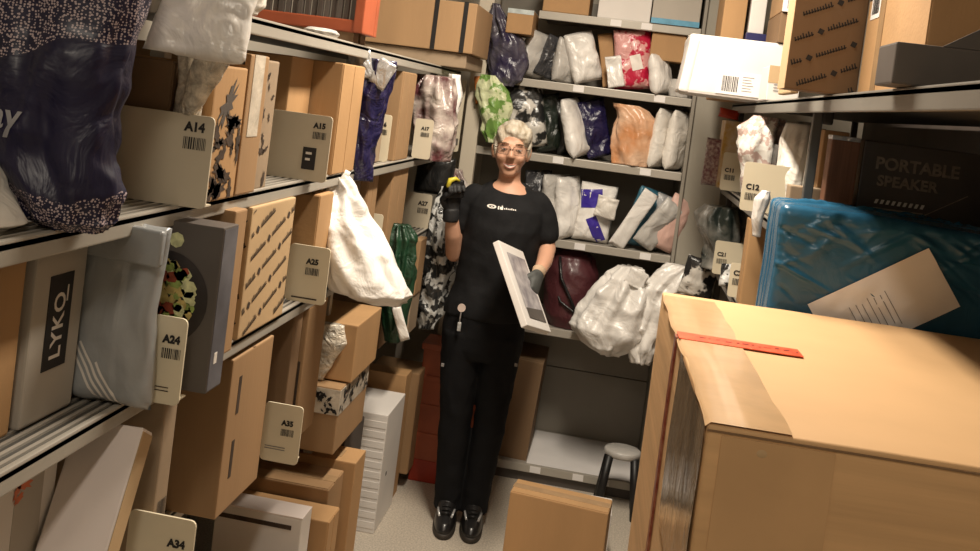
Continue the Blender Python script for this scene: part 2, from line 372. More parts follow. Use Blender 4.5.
def sack_bm(rings, seed, amp=0.02, nseg=64, sub=9, pleat=0.0, pl_n=9, top_open=False):
    """bag hanging or slumping: rings (cx, cy, cz, rx, ry) top to bottom, folded and creased"""
    Q = []
    for a, b in zip(rings, rings[1:]):
        for k in range(sub): t = k / sub; t2 = t * t * (3 - 2 * t); Q.append([a[i] * (1 - t) + b[i] * t if i < 3 else a[i] * (1 - t2) + b[i] * t2 for i in range(5)])
    Q.append(list(rings[-1]))
    bm = bmesh.new(); RR = []; nq = len(Q)
    for iq, (cx, cy, cz, rx, ry) in enumerate(Q):
        L = []; f = iq / (nq - 1)
        for k in range(nseg):
            a = 2 * math.pi * k / nseg; c, s = math.cos(a), math.sin(a)
            p = Vector((cx + rx * c, cy + ry * s, cz))
            rr = min(rx, ry)
            d = amp * min(1, rr / 0.03) * (wr(p, 5, seed, 2) * 0.6 + 0.9 * ridge((c * 0.10, s * 0.10, cz * 0.45 + c * 0.03), 13, seed) + 0.3 * ridge((p.x + p.z * 0.5, p.y, p.z * 0.7 - p.x * 0.4), 12, seed + 3))
            d += pleat * (1 - f) ** 1.5 * rr * math.sin(a * pl_n + seed + 3 * wr((0, 0, cz), 3, seed))
            L.append(bm.verts.new(p + Vector((c, s, 0.25 * wr(p, 9, seed + 4))) * d))
        RR.append(L)
    for A, B in zip(RR, RR[1:]):
        for k in range(nseg): bm.faces.new((A[k], A[(k + 1) % nseg], B[(k + 1) % nseg], B[k]))
    if not top_open: bm.faces.new(RR[0][::-1])
    bm.faces.new(RR[-1])
    return bm
def sack(label, rings, m, seed, amp=0.02, name='plastic_bag', cat='bag', group=None, pleat=0.0, nseg=64, base=None, sub=9, pl_n=9):
    bm = sack_bm(rings, seed, amp, nseg, sub, pleat, pl_n)
    o0 = Vector(base) if base else Vector((rings[-1][0], rings[-1][1], min(v.co.z for v in bm.verts)))
    for v in bm.verts: v.co -= o0
    t = thing(name, label, cat, o0, 0, group)
    b = bm_obj('body', bm, m, t, True)
    return t, b

# ================================================================== THE ROOM
def struct(o, label, cat='wall'): return tag(o, label, cat, kind='structure')
FLOOR = mat('speckled_vinyl', (0.52, 0.46, 0.38), 0.42, 0.25, 140, 0.05, 60, spec=0.4, bdist=0.002)
WALL = mat('wall_paint', (0.52, 0.475, 0.40), 0.75, 0.04, 3, 0.05, 60, bdist=0.002)
CEIL = mat('ceiling_white', (0.62, 0.58, 0.52), 0.85, 0.04, 3)
struct(box('floor', -1.5, 1.35, -1.7, 5.1, -0.05, 0.0, FLOOR), 'pale speckled vinyl floor of the narrow aisle', 'floor')
struct(box('ceiling', -1.5, 1.35, -1.7, 5.1, 3.0, 3.05, CEIL), 'plain white ceiling above the shelves', 'ceiling')
struct(box('wall_back', -1.5, 1.35, 4.95, 5.1, 0.0, 3.0, WALL), 'cream wall behind the far shelves')
struct(box('wall_left', -1.5, -1.42, -1.7, 4.95, 0.0, 3.0, WALL), 'cream wall behind the left shelves')
struct(box('wall_right', 1.27, 1.35, -1.7, 4.95, 0.0, 3.0, WALL), 'cream wall behind the right shelves')
struct(box('wall_front', -1.42, 1.27, -1.7, -1.6, 0.0, 3.0, WALL), 'cream wall behind the viewer')
for i, (lx, ly, pw) in enumerate(LAMPS):
    t = thing('ceiling_lamp', ('tube lamp on the ceiling above the far aisle', 'tube lamp added on the ceiling above the viewer as fill light')[i], 'lamp', (lx, ly, 3.0))
    box('housing', -0.10, 0.10, -0.62, 0.62, -0.10, 0.0, METAL_L, t, 0.01)
    box('reflector', -0.13, 0.13, -0.61, 0.61, -0.115, -0.10, METAL_L, t, 0.003)
    bm = bmesh.new(); tube(bm, [(-0.05, -0.58, -0.128), (-0.05, 0.58, -0.128)], 0.013, 10); bm_obj('tube', bm, PAPER, t, True)
    bm = bmesh.new(); tube(bm, [(0.05, -0.58, -0.128), (0.05, 0.58, -0.128)], 0.013, 10); bm_obj('tube', bm, PAPER, t, True)

# ------------------------------------------------------------------ shelving
METAL_K = mat('charcoal_metal_slot_shade', (0.085, 0.08, 0.072), 0.45, 0.1, 4, metal=0.15)  # right unit's paint; on deck boards it stands for shade in the slots
METAL_KL = mat('grey_lip_metal', (0.21, 0.195, 0.17), 0.42, 0.1, 4, metal=0.15)
def shelf_y(parent, x_edge, x_back, y0, y1, z, lip=0.035, side=1, slots=False):
    """a shelf running along the aisle; z is its load surface, the lip hangs at the aisle edge"""
    bm = bmesh.new()
    a, b = sorted((x_edge, x_back))
    add_box(bm, a, b, y0, y1, z - 0.012, z - 0.004)
    e = x_edge; s = -side
    sh = bm_obj('shelf_board', bm, METAL_K, parent); bm = bmesh.new()  # board coloured dark to stand for the shade between the ribs
    n = 26
    for k in range(n):                                         # pressed ribs along the deck
        x = e + s * (0.022 + k * (abs(x_back - x_edge) - 0.03) / n)
        add_box(bm, x - 0.0036, x + 0.0036, y0 + 0.005, y1 - 0.005, z - 0.004, z)
    tag(bm_obj('deck_ribs', bm, METAL if side > 0 else METAL_K, sh), kind='stuff')
    bm = bmesh.new(); add_box(bm, min(e, e + s * 0.012), max(e, e + s * 0.012), y0, y1, z - lip, z + 0.001, 0.003, 2)
    bm_obj('shelf_lip', bm, METAL_L if side > 0 else METAL_KL, sh)
    return sh
def shelf_x(parent, y_edge, y_back, x0, x1, z, lip=0.035, tags=()):
    bm = bmesh.new(); add_box(bm, x0, x1, y_edge, y_back, z - 0.012, z)
    sh = bm_obj('shelf_board', bm, METAL, parent)
    bm = bmesh.new(); add_box(bm, x0, x1, y_edge - 0.002, y_edge + 0.012, z - lip, z + 0.001, 0.003, 2)
    bm_obj('shelf_lip', bm, METAL_L, sh)
    for tx in tags: box('label_holder', tx, tx + 0.05, y_edge - 0.005, y_edge - 0.0015, z - lip + 0.004, z - 0.003, PAPER, sh, 0.001)
    return sh
ZT, Z2, Z3, Z4 = 1.86, 1.497, 1.174, 0.772
LX = -0.76
t = thing('shelving_unit', 'long grey metal shelving with ribbed shelves along the left of the aisle', 'shelf', (-1.05, 2.2, 0)); t.location = (0, 0, 0)
for z in (ZT, Z2, Z3, Z4): shelf_y(t, LX if z != Z4 else -0.86, -1.30, 1.42 if z == ZT else 0.35, 4.28, z, side=1)
for yy in (0.36, 1.70, 3.0, 4.26):
    for xx in (-1.28, -0.88): box('post', xx - 0.015, xx + 0.015, yy - 0.015, yy + 0.015, 0.0, 2.35, METAL, t, 0.003)
t = thing('shelving_unit', 'grey metal shelving across the end of the aisle behind the woman', 'shelf', (0, 0, 0))
BY = 4.38
for z, tg in ((2.185, (-0.12, 0.02)), (1.866, (-0.25, 0.12)), (1.528, (-0.3, 0.1)), (1.147, (-0.15, 0.15)), (0.735, (-0.06, )), (0.085, (-0.22, -0.02, 0.1))):
    shelf_x(t, BY, 4.88, -0.70 if z < 2.1 else -0.45, 0.288, z, 0.036, tg)
box('back_panel', -0.70, 0.288, 4.885, 4.90, 0.05, 0.42, PANEL, t)
box('back_panel', -0.70, 0.288, 4.885, 4.90, 0.425, 2.3, PANEL, t)
box('post', -0.73, -0.66, 4.36, 4.40, 0.0, 2.7, CREAMPOST, t, 0.004)
box('end_panel', 0.290, 0.305, 4.375, 4.90, 0.0, 2.6, PANEL, t, 0.002)
box('kick_plate', -0.70, 0.288, 4.40, 4.41, 0.0, 0.05, CHAR_CARD, t)
struct(box('trim_1', 0.305, 0.47, 4.40, 4.95, 0.0, 3.0, mat('column_paint', (0.33, 0.30, 0.245), 0.55, 0.06, 3)), 'grey painted column to the right of the far shelves', 'column')
t = thing('shelving_unit', 'grey metal shelving along the right of the aisle above the blue parcel', 'shelf', (0, 0, 0))
RX = 0.46
shelf_y(t, RX, 1.0, 1.15, 4.30, 1.865, 0.040, side=-1)
shelf_y(t, RX, 1.0, 2.62, 4.30, 1.505, side=-1)
for z in (1.17, 0.77): shelf_y(t, RX, 1.0, 2.275, 4.30, z, side=-1)
for yy in (1.17, 2.60, 4.28):
    for xx in ((0.98,) if yy < 2 else (0.50, 0.98)): box('post', xx - 0.012, xx + 0.012, yy - 0.012, yy + 0.012, 0.0, 1.86, METAL_K, t, 0.003)

# ================================================================== LEFT SHELF, FIRST ROW BELOW THE TOP (A1x)
GA = 'divider boards along the left shelves'
carton('plain brown box half hidden behind the dark dotted bag', -1.05, -0.882, 1.52, 1.585, Z2, 1.76, KRAFT_O, seam=None)
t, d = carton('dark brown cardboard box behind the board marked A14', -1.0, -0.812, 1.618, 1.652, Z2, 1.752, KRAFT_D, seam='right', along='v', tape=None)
sack('crumpled strip of bubble film beside the board marked A14', [(-0.782, 1.63, 1.765, 0.022, 0.014), (-0.778, 1.63, 1.71, 0.020, 0.014), (-0.782, 1.63, 1.62, 0.020, 0.014), (-0.785, 1.63, 1.50, 0.02, 0.014)], P_CLEAR, 3, 0.014, name='bubble_film', cat='bubble film', nseg=24)
divider('A14', 'wide beige divider board marked A14', -0.712, 1.60, Z2, 0.235, 0.165, BEIGE_CARD, lw=0.042, ty=0.80, group=GA)
t, d = carton('brown box with dark blotchy print behind the board marked A14', -1.05, -0.745, 1.655, 1.80, Z2, 1.755, KRAFT_O, seam=None)
# blotchy leaf print: dark torn shapes on the aisle face
def blotches(parent, dim, f, seed, n, m, box_=(0, 1, 0, 1), sz=0.03, jag=9):
    W_ = dim[0] if f in ('front', 'top') else dim[1]; H_ = dim[2]; rnd = random.Random(seed); bm = bmesh.new()
    for k in range(n):
        cx, cy = rnd.uniform(box_[0], box_[1]) * W_, rnd.uniform(box_[2], box_[3]) * H_; s = sz * rnd.uniform(0.5, 1.2); an = rnd.uniform(0, 6)
        pts = []
        for q in range(jag * 2):
            a = 2 * math.pi * q / (jag * 2); r_ = s * (1 if q % 2 else rnd.uniform(0.4, 0.8)) * rnd.uniform(0.8, 1.1)
            x, y = r_ * math.cos(a), 0.45 * r_ * math.sin(a)
            x, y = cx + x * math.cos(an) - y * math.sin(an), cy + x * math.sin(an) + y * math.cos(an)
            pts.append((min(max(x, 0.003), W_ - 0.003), min(max(y, 0.003), H_ - 0.003)))
        c0 = bm.verts.new((cx, cy, 0)); V = [bm.verts.new((x, y, 0)) for x, y in pts]
        for q in range(len(V)): bm.faces.new((c0, V[q], V[(q + 1) % len(V)]))
    me = bpy.data.meshes.new('printed_blotches'); bm.to_mesh(me); bm.free()
    return tag(link('printed_blotches', me, m, parent, False, faceM(dim, f, 0, 0, 0.0012)), kind='stuff' if n > 1 else None)
blotches(t, d, 'right', 4, 1, CHAR_CARD, (0.45, 0.5, 0.72, 0.74), 0.075, 11)
blotches(t, d, 'right', 5, 26, INK_BR, (0.1, 0.95, 0.05, 0.6), 0.032, 7)
blotches(t, d, 'front', 6, 10, INK_BR, (0.75, 0.98, 0.1, 0.5), 0.03, 7)
t, d = carton('brown box with a pale tape strip beside the blotchy printed box', -1.05, -0.75, 1.82, 1.92, Z2, 1.785, KRAFT, seam=None)
plate(t, 'tape', faceM(d, 'right'), 0.02, 0.075, 0.12, d[2], 0.001, TAPE_L)
t, d = carton('narrow brown box with streaky dark print before the board marked A15', -1.05, -0.765, 1.935, 2.02, Z2, 1.778, KRAFT_G, seam=None)
blotches(t, d, 'right', 8, 12, INK_BR, (0.2, 0.8, 0.05, 0.9), 0.02, 6)
carton('tall orange-brown box behind the board marked A15', -1.05, -0.834, 2.285, 2.45, Z2, 1.80, KRAFT_O, seam=None)
def a15_extra(t, Mf):
    b = plate(t, 'black_sticker', Mf(-0.066, 0.028), 0, 0.034, 0, 0.055, 0.0006, INK)
    lines(b, Matrix.Translation((0.008, 0.018, 0.0012)), 0.02, 0.03, 2, INK_W, 3, 'sticker_print', 0.4)
divider('A15', 'beige divider board marked A15 with a black sticker', -0.705, 2.265, Z2, 0.16, 0.165, BEIGE_CARD, lw=0.034, ty=0.78, extra=a15_extra, group=GA)
carton('tall brown box between the board marked A15 and the navy bag', -1.05, -0.755, 2.46, 2.67, Z2, 1.80, KRAFT_O, seam='right', along='v', tape=None)
t, b = sack('shiny navy plastic bag with a silver top hanging from the left shelf', [(-0.758, 2.76, 1.83, 0.045, 0.035), (-0.758, 2.76, 1.78, 0.045, 0.04), (-0.768, 2.76, 1.72, 0.044, 0.05), (-0.770, 2.76, 1.62, 0.042, 0.045), (-0.765, 2.76, 1.55, 0.038, 0.045), (-0.762, 2.755, 1.465, 0.040, 0.03)], P_NAVY, 11, 0.02, pleat=0.2)
for i, q in enumerate(((-0.748, 1.815, 0.035, 0.045), (-0.71, 1.80, 0.03, 0.05))):
    bm = pillow_bm(q[2] * 2, 0.085, 0.02, 30 + i, 0.008, 10); o = bm_obj('silver_flap', bm, P_SILVER, t, True); o.location = (q[0] + 0.742, -0.05, q[1] - 1.497 - 0.02); o.rotation_euler = (0, R(25 if i else -15), 0)
carton('grey-brown box behind the board marked A16', -1.05, -0.79, 2.92, 3.10, Z2, 1.79, KRAFT_G, seam=None)
divider('A16', 'narrow cream divider board marked A16', -0.770, 3.13, Z2, 0.075, 0.160, CREAM_CARD, lw=0.036, ty=0.72, group=GA)
carton('tall brown box to the right of the board marked A16', -1.05, -0.765, 3.20, 3.40, Z2, 1.81, KRAFT, seam='right', along='v', tape=None)
sack('crumpled clear and maroon plastic bag on the far left shelf', [(-0.74, 3.6, 1.815, 0.05, 0.04), (-0.73, 3.6, 1.74, 0.068, 0.06), (-0.725, 3.6, 1.64, 0.068, 0.06), (-0.715, 3.6, 1.56, 0.055, 0.05), (-0.70, 3.59, 1.49, 0.04, 0.035)], P_MAROONW, 17, 0.025, pleat=0.25)
sack('thin twisted white plastic bag hanging beside the maroon one', [(-0.675, 3.66, 1.83, 0.015, 0.012), (-0.672, 3.66, 1.74, 0.026, 0.02), (-0.68, 3.66, 1.62, 0.022, 0.02), (-0.69, 3.66, 1.52, 0.03, 0.02)], P_WHITE, 19, 0.014, pleat=0.3, nseg=28)
divider('A17', 'small beige board in front of the clear and maroon bag', -0.70, 3.50, Z2 + 0.0, 0.07, 0.15, BEIGE_CARD, lw=0.032, ty=0.70, group=GA)
divider('A18', 'tall pale board at the far end of the left shelf', -0.715, 4.20, Z2, 0.20, 0.325, BEIGE_CARD, lw=0.045, ty=0.48, tx=-0.085, group=GA,
        extra=lambda t, Mf: plate(t, 'dark_strip', Mf(-0.105, 0.03), 0, 0.10, 0, 0.03, 0.0008, CHAR_CARD))

# ------------------------------------------------------------------ SECOND ROW (A2x)
carton('orange-brown box at the near edge beside the grey printed box', -1.15, -0.835, 1.12, 1.285, Z3, 1.46, KRAFT_O, seam=None)
t, d = carton('light grey box with a black lettered panel on its narrow side', -1.12, -0.830, 1.302, 1.438, Z3, 1.462, GREY_CARD, seam=None)
pl = plate(t, 'black_panel', faceM(d, 'right', 0.039, 0.078, 0.0), 0, 0.062, 0, 0.150, 0.0012, INK)
letter(pl, Matrix(((0, -1, 0, 0.043), (1, 0, 0, 0.014), (0, 0, 1, 0.0016), (0, 0, 0, 1))), 'LYKO', 0.040, INK_W, 0.0009, spacing=1.08)
plate(pl, 'lettering', Matrix(), 0.047, 0.0505, 0.104, 0.130, 0.0016, INK_W)
# grey mailer with white stripes, drooping over the shelf edge
t = thing('poly_mailer', 'grey plastic mailer with white stripes drooping over the shelf edge', 'parcel', (-0.787, 1.475, Z3))
bm = bmesh.new(); n = 30; G = {}
for i in range(n + 1):
    for j in range(n + 1):
        u, v = i / n * 2 - 1, j / n
        for s in (-1, 1):
            ed = i in (0, n) or j in (0, n)
            if ed and s == 1: G[(1, i, j)] = G[(-1, i, j)]; continue
            th = 0.030 * math.sqrt(max(0, 1 - abs(u) ** 5)) * math.sqrt(max(0, 1 - abs(2 * v - 1) ** 6)) * (1.1 - 0.3 * v)
            x = u * (0.078 - 0.002 * v) - 0.010 * u * (u > 0) * math.sin(math.pi * v); z = v * 0.305
            p = Vector((x, s * 0.3, z)); dy = 0.006 * wr(p, 12, 5) + 0.006 * ridge(p, 9, 8) * (1 if u > 0.2 else 0.3)
            G[(s, i, j)] = bm.verts.new((x, s * th + dy, z + 0.006 * wr((x, 0, 0), 14, 3)))
for s in (-1, 1):
    for i in range(n):
        for j in range(n):
            q = [G[(s, i, j)], G[(s, i + 1, j)], G[(s, i + 1, j + 1)], G[(s, i, j + 1)]]
            try: bm.faces.new(q if s < 0 else q[::-1])
            except ValueError: pass
tree = BVHTree.FromBMesh(bm)
bm_obj('body', bm, P_GREY, t, True)
for k in range(4):
    decal(t, tree, 'white_stripe', -0.058 + k * 0.022, 0.085 - k * 0.016, 0.0045, 0.185 - 0.034 * k, INK_W, 33, n=14, off=0.0015)
# folded top flap of the mailer
bm = bmesh.new(); add_box(bm, -0.068, 0.070, -0.036, -0.018, 0.245, 0.306, 0.006, 2); fl = bm_obj('folded_flap', bm, P_GREY, t, True); fl.rotation_euler = (0, R(2), 0)
# cookware box with a salad photo
t, d = carton('dark cookware box with a salad bowl picture, its side blue-grey', -1.0, -0.665, 1.585, 1.650, Z3, 1.472, CHAR_CARD, seam=None, bev=0.003)
plate(t, 'side_print', faceM(d, 'right'), 0.004, d[1] - 0.004, 0.004, d[2] - 0.004, 0.0008, BLUEGREY_CARD)
plate(t, 'side_logo', faceM(d, 'right'), 0.018, 0.03, 0.05, 0.07, 0.0014, INK_W)
bm = bmesh.new(); bmesh.ops.create_circle(bm, cap_ends=True, segments=40, radius=0.085)
o = bm_obj('printed_bowl', bm, mat('bowl_print', (0.035, 0.028, 0.026), 0.4, 0.3, 20), t); o.matrix_local = faceM(d, 'front', d[0] - 0.100, 0.160, 0.0012)
rnd = random.Random(2); SAL = [mat('salad_' + k, c, 0.5, 0.3, 60) for k, c in (('green', (0.30, 0.38, 0.10)), ('pale', (0.66, 0.66, 0.36)), ('red', (0.30, 0.06, 0.03)), ('yellow', (0.52, 0.40, 0.14)))]
bl = [bmesh.new() for _ in SAL]
for k in range(150):
    a = rnd.uniform(0, 6.28); r_ = 0.06 * math.sqrt(rnd.random()); q = rnd.randrange(4); c = Vector((r_ * math.cos(a), r_ * math.sin(a) + 0.004, 0)); s = rnd.uniform(0.008, 0.016)
    bl[q].faces.new([bl[q].verts.new((c.x + s * rnd.uniform(0.6, 1) * math.cos(h * 1.047), c.y + s * rnd.uniform(0.6, 1) * math.sin(h * 1.047), 0.0003 * (k % 5))) for h in range(6)])
for b_, m_ in zip(bl, SAL):
    me = bpy.data.meshes.new('printed_salad'); b_.to_mesh(me); b_.free(); link('printed_salad', me, m_, t, False, faceM(d, 'front', d[0] - 0.100, 0.160, 0.0016))
bm = bmesh.new(); bmesh.ops.create_circle(bm, cap_ends=True, segments=8, radius=0.014); o = bm_obj('printed_salad', bm, SAL[1], t); o.matrix_local = faceM(d, 'front', d[0] - 0.085, 0.265, 0.0016)
divider('A24', 'narrow cream divider board marked A24 before the cookware box', -0.680, 1.515, Z3 - 0.002, 0.062, 0.15, CREAM_CARD, lw=0.034, ty=0.68, tx=-0.040, group=GA,
        extra=lambda t, Mf: lines(t, Mf(-0.045, 0.02), 0.025, 0.012, 2, INK_BR, 2, 'handwriting', 0.3))
carton('thin plain brown box behind the cookware box', -1.0, -0.735, 1.80, 1.86, Z3, 1.47, KRAFT, seam=None)
t, d = carton('brown box with slanted script print and diamonds on the left shelf', -1.02, -0.752, 1.93, 2.20, Z3, 1.462, KRAFT_L, seam=None)
slanted_print(t, d, 'right', 3, INK_BR, 0.052, 20); slanted_print(t, d, 'front', 4, INK_BR, 0.052, 20)
t, d = carton('small bright orange-brown box behind the board marked A25', -0.95, -0.750, 2.385, 2.50, Z3 + 0.10, 1.45, KRAFT_O, seam='front', along='v', tape=None)
carton('flat grey-green box under the small orange-brown box', -0.95, -0.748, 2.38, 2.51, Z3, Z3 + 0.098, KRAFT_G, seam=None)
def a25_extra(t, Mf):
    lines(t, Mf(-0.09, 0.008), 0.07, 0.008, 1, INK_BR, 2, 'printed_lines', 0.5)
divider('A25', 'cream divider board marked A25 with a line of print below', -0.695, 2.35, Z3, 0.108, 0.148, CREAM_CARD, lw=0.036, ty=0.66, tx=-0.060, extra=a25_extra, group=GA)
t, b = sack('big white plastic carrier bag slumping off the left shelf', [(-0.795, 2.60, 1.505, 0.020, 0.02), (-0.778, 2.60, 1.455, 0.040, 0.04), (-0.758, 2.60, 1.395, 0.062, 0.06), (-0.730, 2.60, 1.335, 0.080, 0.085), (-0.700, 2.60, 1.275, 0.098, 0.10), (-0.672, 2.60, 1.225, 0.105, 0.105), (-0.645, 2.60, 1.185, 0.100, 0.10), (-0.62, 2.60, 1.155, 0.060, 0.05)], P_WHITE, 23, 0.022, pleat=0.22, nseg=80)
for q in ((-0.19, 0.325, 20), (-0.16, 0.30, 60)):
    bm = pillow_bm(0.05, 0.06, 0.012, int(q[2]), 0.006, 8); o = bm_obj('knot_flap', bm, P_WHITE, t, True); o.location = (q[0], -0.02, q[1]); o.rotation_euler = (0, R(q[2] - 40), R(20))
divider('A26', 'small cream divider board partly behind the white carrier bag', -0.775, 3.20, Z3, 0.09, 0.135, CREAM_CARD, lw=0.04, ty=0.58, group=GA)
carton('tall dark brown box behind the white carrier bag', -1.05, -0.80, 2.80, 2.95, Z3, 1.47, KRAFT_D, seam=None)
carton('tall brown box under the board marked A16', -1.05, -0.79, 3.00, 3.12, Z3, 1.475, KRAFT, seam='right', along='v', tape=None)
carton('tall brown box before the black parcel', -1.05, -0.775, 3.27, 3.50, Z3, 1.475, KRAFT, seam='right', along='v', tape=None)
mailer('black square parcel above the board marked A27', -0.765, 3.985, Z3 + 0.142, 0.17, 0.165, 0.07, P_BLACK, seed=7, amp=0.006, name='poly_parcel')
divider('A27', 'beige divider board marked A27 under the black parcel', -0.752, 3.93, Z3, 0.18, 0.145, BEIGE_CARD, lw=0.045, ty=0.64, group=GA)
sack('dark green plastic bag hanging from the left shelf', [(-0.745, 3.36, 1.262, 0.022, 0.02), (-0.73, 3.36, 1.205, 0.046, 0.04), (-0.735, 3.36, 1.11, 0.047, 0.045), (-0.735, 3.36, 1.02, 0.040, 0.04), (-0.73, 3.36, 0.915, 0.034, 0.03), (-0.722, 3.36, 0.835, 0.02, 0.02)], P_GREEN, 29, 0.018, pleat=0.3)
bm = pillow_bm(0.035, 0.13, 0.008, 77, 0.004, 10); o = bm_obj('white_tag', bm, P_WHITE, None, True); o.location = (-0.665, 3.30, 0.86); o.rotation_euler = (0, R(-22), R(15)); o.name = 'paper_strip'; tag(o, 'white plastic strip hanging below the dark green bag', 'strip')
carton('small brown box between the green bag and the silver bag', -0.95, -0.735, 3.72, 3.84, 0.93, 1.155, KRAFT, seam=None, lean=0)
carton('brown box on the lower left shelf under the small brown one', -0.98, -0.74, 3.70, 3.86, Z4, 0.928, KRAFT_G, seam=None)
carton('dark brown box behind the hanging green bag', -1.0, -0.79, 3.44, 3.66, Z4, 1.05, KRAFT_D, seam=None)
sack('crumpled silver and black plastic bag hanging beside the woman', [(-0.690, 3.97, 1.36, 0.016, 0.016), (-0.690, 3.97, 1.25, 0.028, 0.03), (-0.690, 3.96, 1.10, 0.040, 0.04), (-0.692, 3.96, 0.97, 0.044, 0.04), (-0.70, 3.96, 0.85, 0.034, 0.035), (-0.71, 3.95, 0.75, 0.02, 0.02)], P_CAMO, 31, 0.034, pleat=0.35)
sack('grey and maroon plastic bag behind the raised glove', [(-0.735, 4.22, 1.42, 0.03, 0.02), (-0.70, 4.22, 1.33, 0.045, 0.04), (-0.70, 4.22, 1.22, 0.045, 0.04), (-0.70, 4.22, 1.10, 0.04, 0.035), (-0.705, 4.22, 0.96, 0.045, 0.03)], P_MAROONW, 33, 0.022, pleat=0.2)

# ------------------------------------------------------------------ THIRD ROW (A3x)
carton('grey box at the bottom left corner under the shelf', -1.12, -0.845, 1.05, 1.262, Z4, 1.13, GREY_CARD, seam=None)
t, d = carton('white and grey box with an orange mark under the near shelf', -1.12, -0.842, 1.275, 1.44, Z4, 1.125, WHITE_CARD, seam=None)
plate(t, 'grey_print', faceM(d, 'right'), 0.055, 0.127, 0.003, d[2] - 0.003, 0.0008, GREY_CARD)
blotches(t, d, 'right', 3, 3, mat('orange_print', (0.62, 0.16, 0.06), 0.5, 0.2, 20), (0.35, 0.5, 0.72, 0.86), 0.022, 7)
blotches(t, d, 'right', 9, 5, GREY_CARD, (0.15, 0.35, 0.15, 0.7), 0.03, 8)
t, d = carton('tall pinkish white box sticking out below the grey mailer', -0.829, -0.714, 1.31, 1.36, Z4 + 0.025, Z4 + 0.395, PINK_CARD, seam=None); t.rotation_euler = (R(-29), 0, R(5))
plate(t, 'side_edge', faceM(d, 'right'), 0.0, d[1], 0.0, d[2] - 0.006, 0.0008, KRAFT_L)
t, d = carton('thin greyish cardboard box with a barcode beside the white one', -0.98, -0.742, 1.60, 1.65, Z4, 1.14, KRAFT_G, seam=None)
barcode(t, faceM(d, 'right', 0.012, 0.13, 0.001), 0.032, 0.06, INK, 1, 5)
divider('A34', 'cream divider board marked A34 at the bottom edge', -0.648, 1.575, Z4 + 0.015, 0.125, 0.165, CREAM_CARD, lw=0.036, ty=0.66, group=GA)
t, d = carton('large brown box with slot handles standing on the lower left shelf', -1.05, -0.76, 1.945, 2.185, Z4, 1.126, KRAFT, seam=None)
for v in (0.075, 0.22): plate(t, 'hand_slot', faceM(d, 'right'), 0.045, 0.06, v, v + 0.085, 0.0008, INK_BR)
plate(t, 'slot_edge', faceM(d, 'top'), 0, d[0], d[1] * 0.48, d[1] * 0.52, 0.001, KRAFT_D)
divider('A35', 'cream divider board marked A35 with small print', -0.70, 2.30, Z4, 0.10, 0.15, CREAM_CARD, lw=0.034, ty=0.62, tx=-0.052, group=GA,
        extra=lambda t, Mf: lines(t, Mf(-0.09, 0.03), 0.055, 0.012, 2, INK_G, 2, 'printed_lines', 0.4))
carton('brown box with a dark open slit behind the board marked A35', -1.05, -0.77, 2.36, 2.425, Z4, 1.145, KRAFT_D, seam=None)
t, d = carton('tall brown box rising above the board marked A35', -1.05, -0.76, 2.44, 2.60, Z4, 1.14, KRAFT, seam=None)
plate(t, 'slit', faceM(d, 'front'), d[0] - 0.014, d[0] - 0.008, 0.05, 0.22, 0.0008, INK_BR)
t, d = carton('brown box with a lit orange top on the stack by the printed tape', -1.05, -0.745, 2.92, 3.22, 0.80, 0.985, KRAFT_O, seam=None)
sack('crumpled clear film on the corner of the orange-topped box', [(-0.83, 2.90, 0.985, 0.04, 0.015), (-0.82, 2.90, 0.93, 0.045, 0.018), (-0.84, 2.905, 0.86, 0.03, 0.012), (-0.85, 2.905, 0.80, 0.015, 0.008)], P_CLEAR, 41, 0.010, name='clear_film', cat='film', nseg=24)
t, d = carton('brown box wrapped with black and white printed tape', -1.05, -0.76, 2.86, 3.20, 0.585, 0.795, KRAFT, seam=None)
for f, wf in (('front', d[0]), ('right', d[1])):
    tp = plate(t, 'printed_tape', faceM(d, f), 0.0, wf, d[2] - 0.085, d[2] - 0.005, 0.0015, TAPE_L)
    bo = blotches(t, d, f, 12, 44, INK, (0.03, 0.97, 0.64, 0.93), 0.016, 6); bo.matrix_local = faceM(d, f, 0, 0, 0.003)

# ------------------------------------------------------------------ FLOOR ROW
t, d = carton('tall white ribbed box standing on the floor by the left shelves', -0.97, -0.755, 3.60, 3.90, 0.0, 0.475, WHITE_CARD, seam=None)
for k in range(11): plate(t, 'rib', faceM(d, 'front'), 0.002, d[0] - 0.002, 0.02 + k * 0.04, 0.046 + k * 0.04, 0.0015, WHITE_CARD, 0.0006)
plate(t, 'dark_mark', faceM(d, 'right'), 0.09, 0.105, 0.20, 0.215, 0.0008, INK)
carton('brown box behind the tall white ribbed box', -1.0, -0.765, 3.93, 4.03, 0.0, 0.54, KRAFT_O, seam=None)
t, d = carton('brown box beside the orange crate on the floor', -0.95, -0.735, 4.05, 4.24, 0.07, 0.52, KRAFT, seam='right', along='v', tape=None)
# orange-red crate at the far end
t = thing('plastic_crate', 'orange-red plastic crate behind the woman on the floor', 'crate', (-0.60, 4.30, 0.0))
for q in ((-0.15, 0.15, -0.13, -0.11), (-0.15, 0.15, 0.01, 0.03)): box('side_wall', q[0], q[1], q[2], q[3], 0.10, 0.60, ORANGE_PL, t, 0.004)
for q in (-0.15, 0.13): box('end_wall', q, q + 0.02, -0.11, 0.01, 0.10, 0.60, ORANGE_PL, t, 0.004)
box('rim', -0.16, 0.16, -0.14, 0.04, 0.60, 0.63, ORANGE_PL, t, 0.006); box('base', -0.15, 0.15, -0.13, 0.03, 0.0, 0.10, RED_PL, t, 0.004)
for k in range(3): box('rib', -0.152, 0.152, -0.136, -0.129, 0.2 + 0.13 * k, 0.225 + 0.13 * k, ORANGE_PL, t, 0.002)
t, d = carton('long brown taped box low on the left with a dark gap behind', -1.05, -0.742, 2.80, 2.96, 0.0, 0.50, KRAFT, seam='top', along='u')
t, d = carton('tall orange-brown box edge low on the left', -1.0, -0.71, 2.975, 3.10, 0.0, 0.525, KRAFT_O, seam=None)
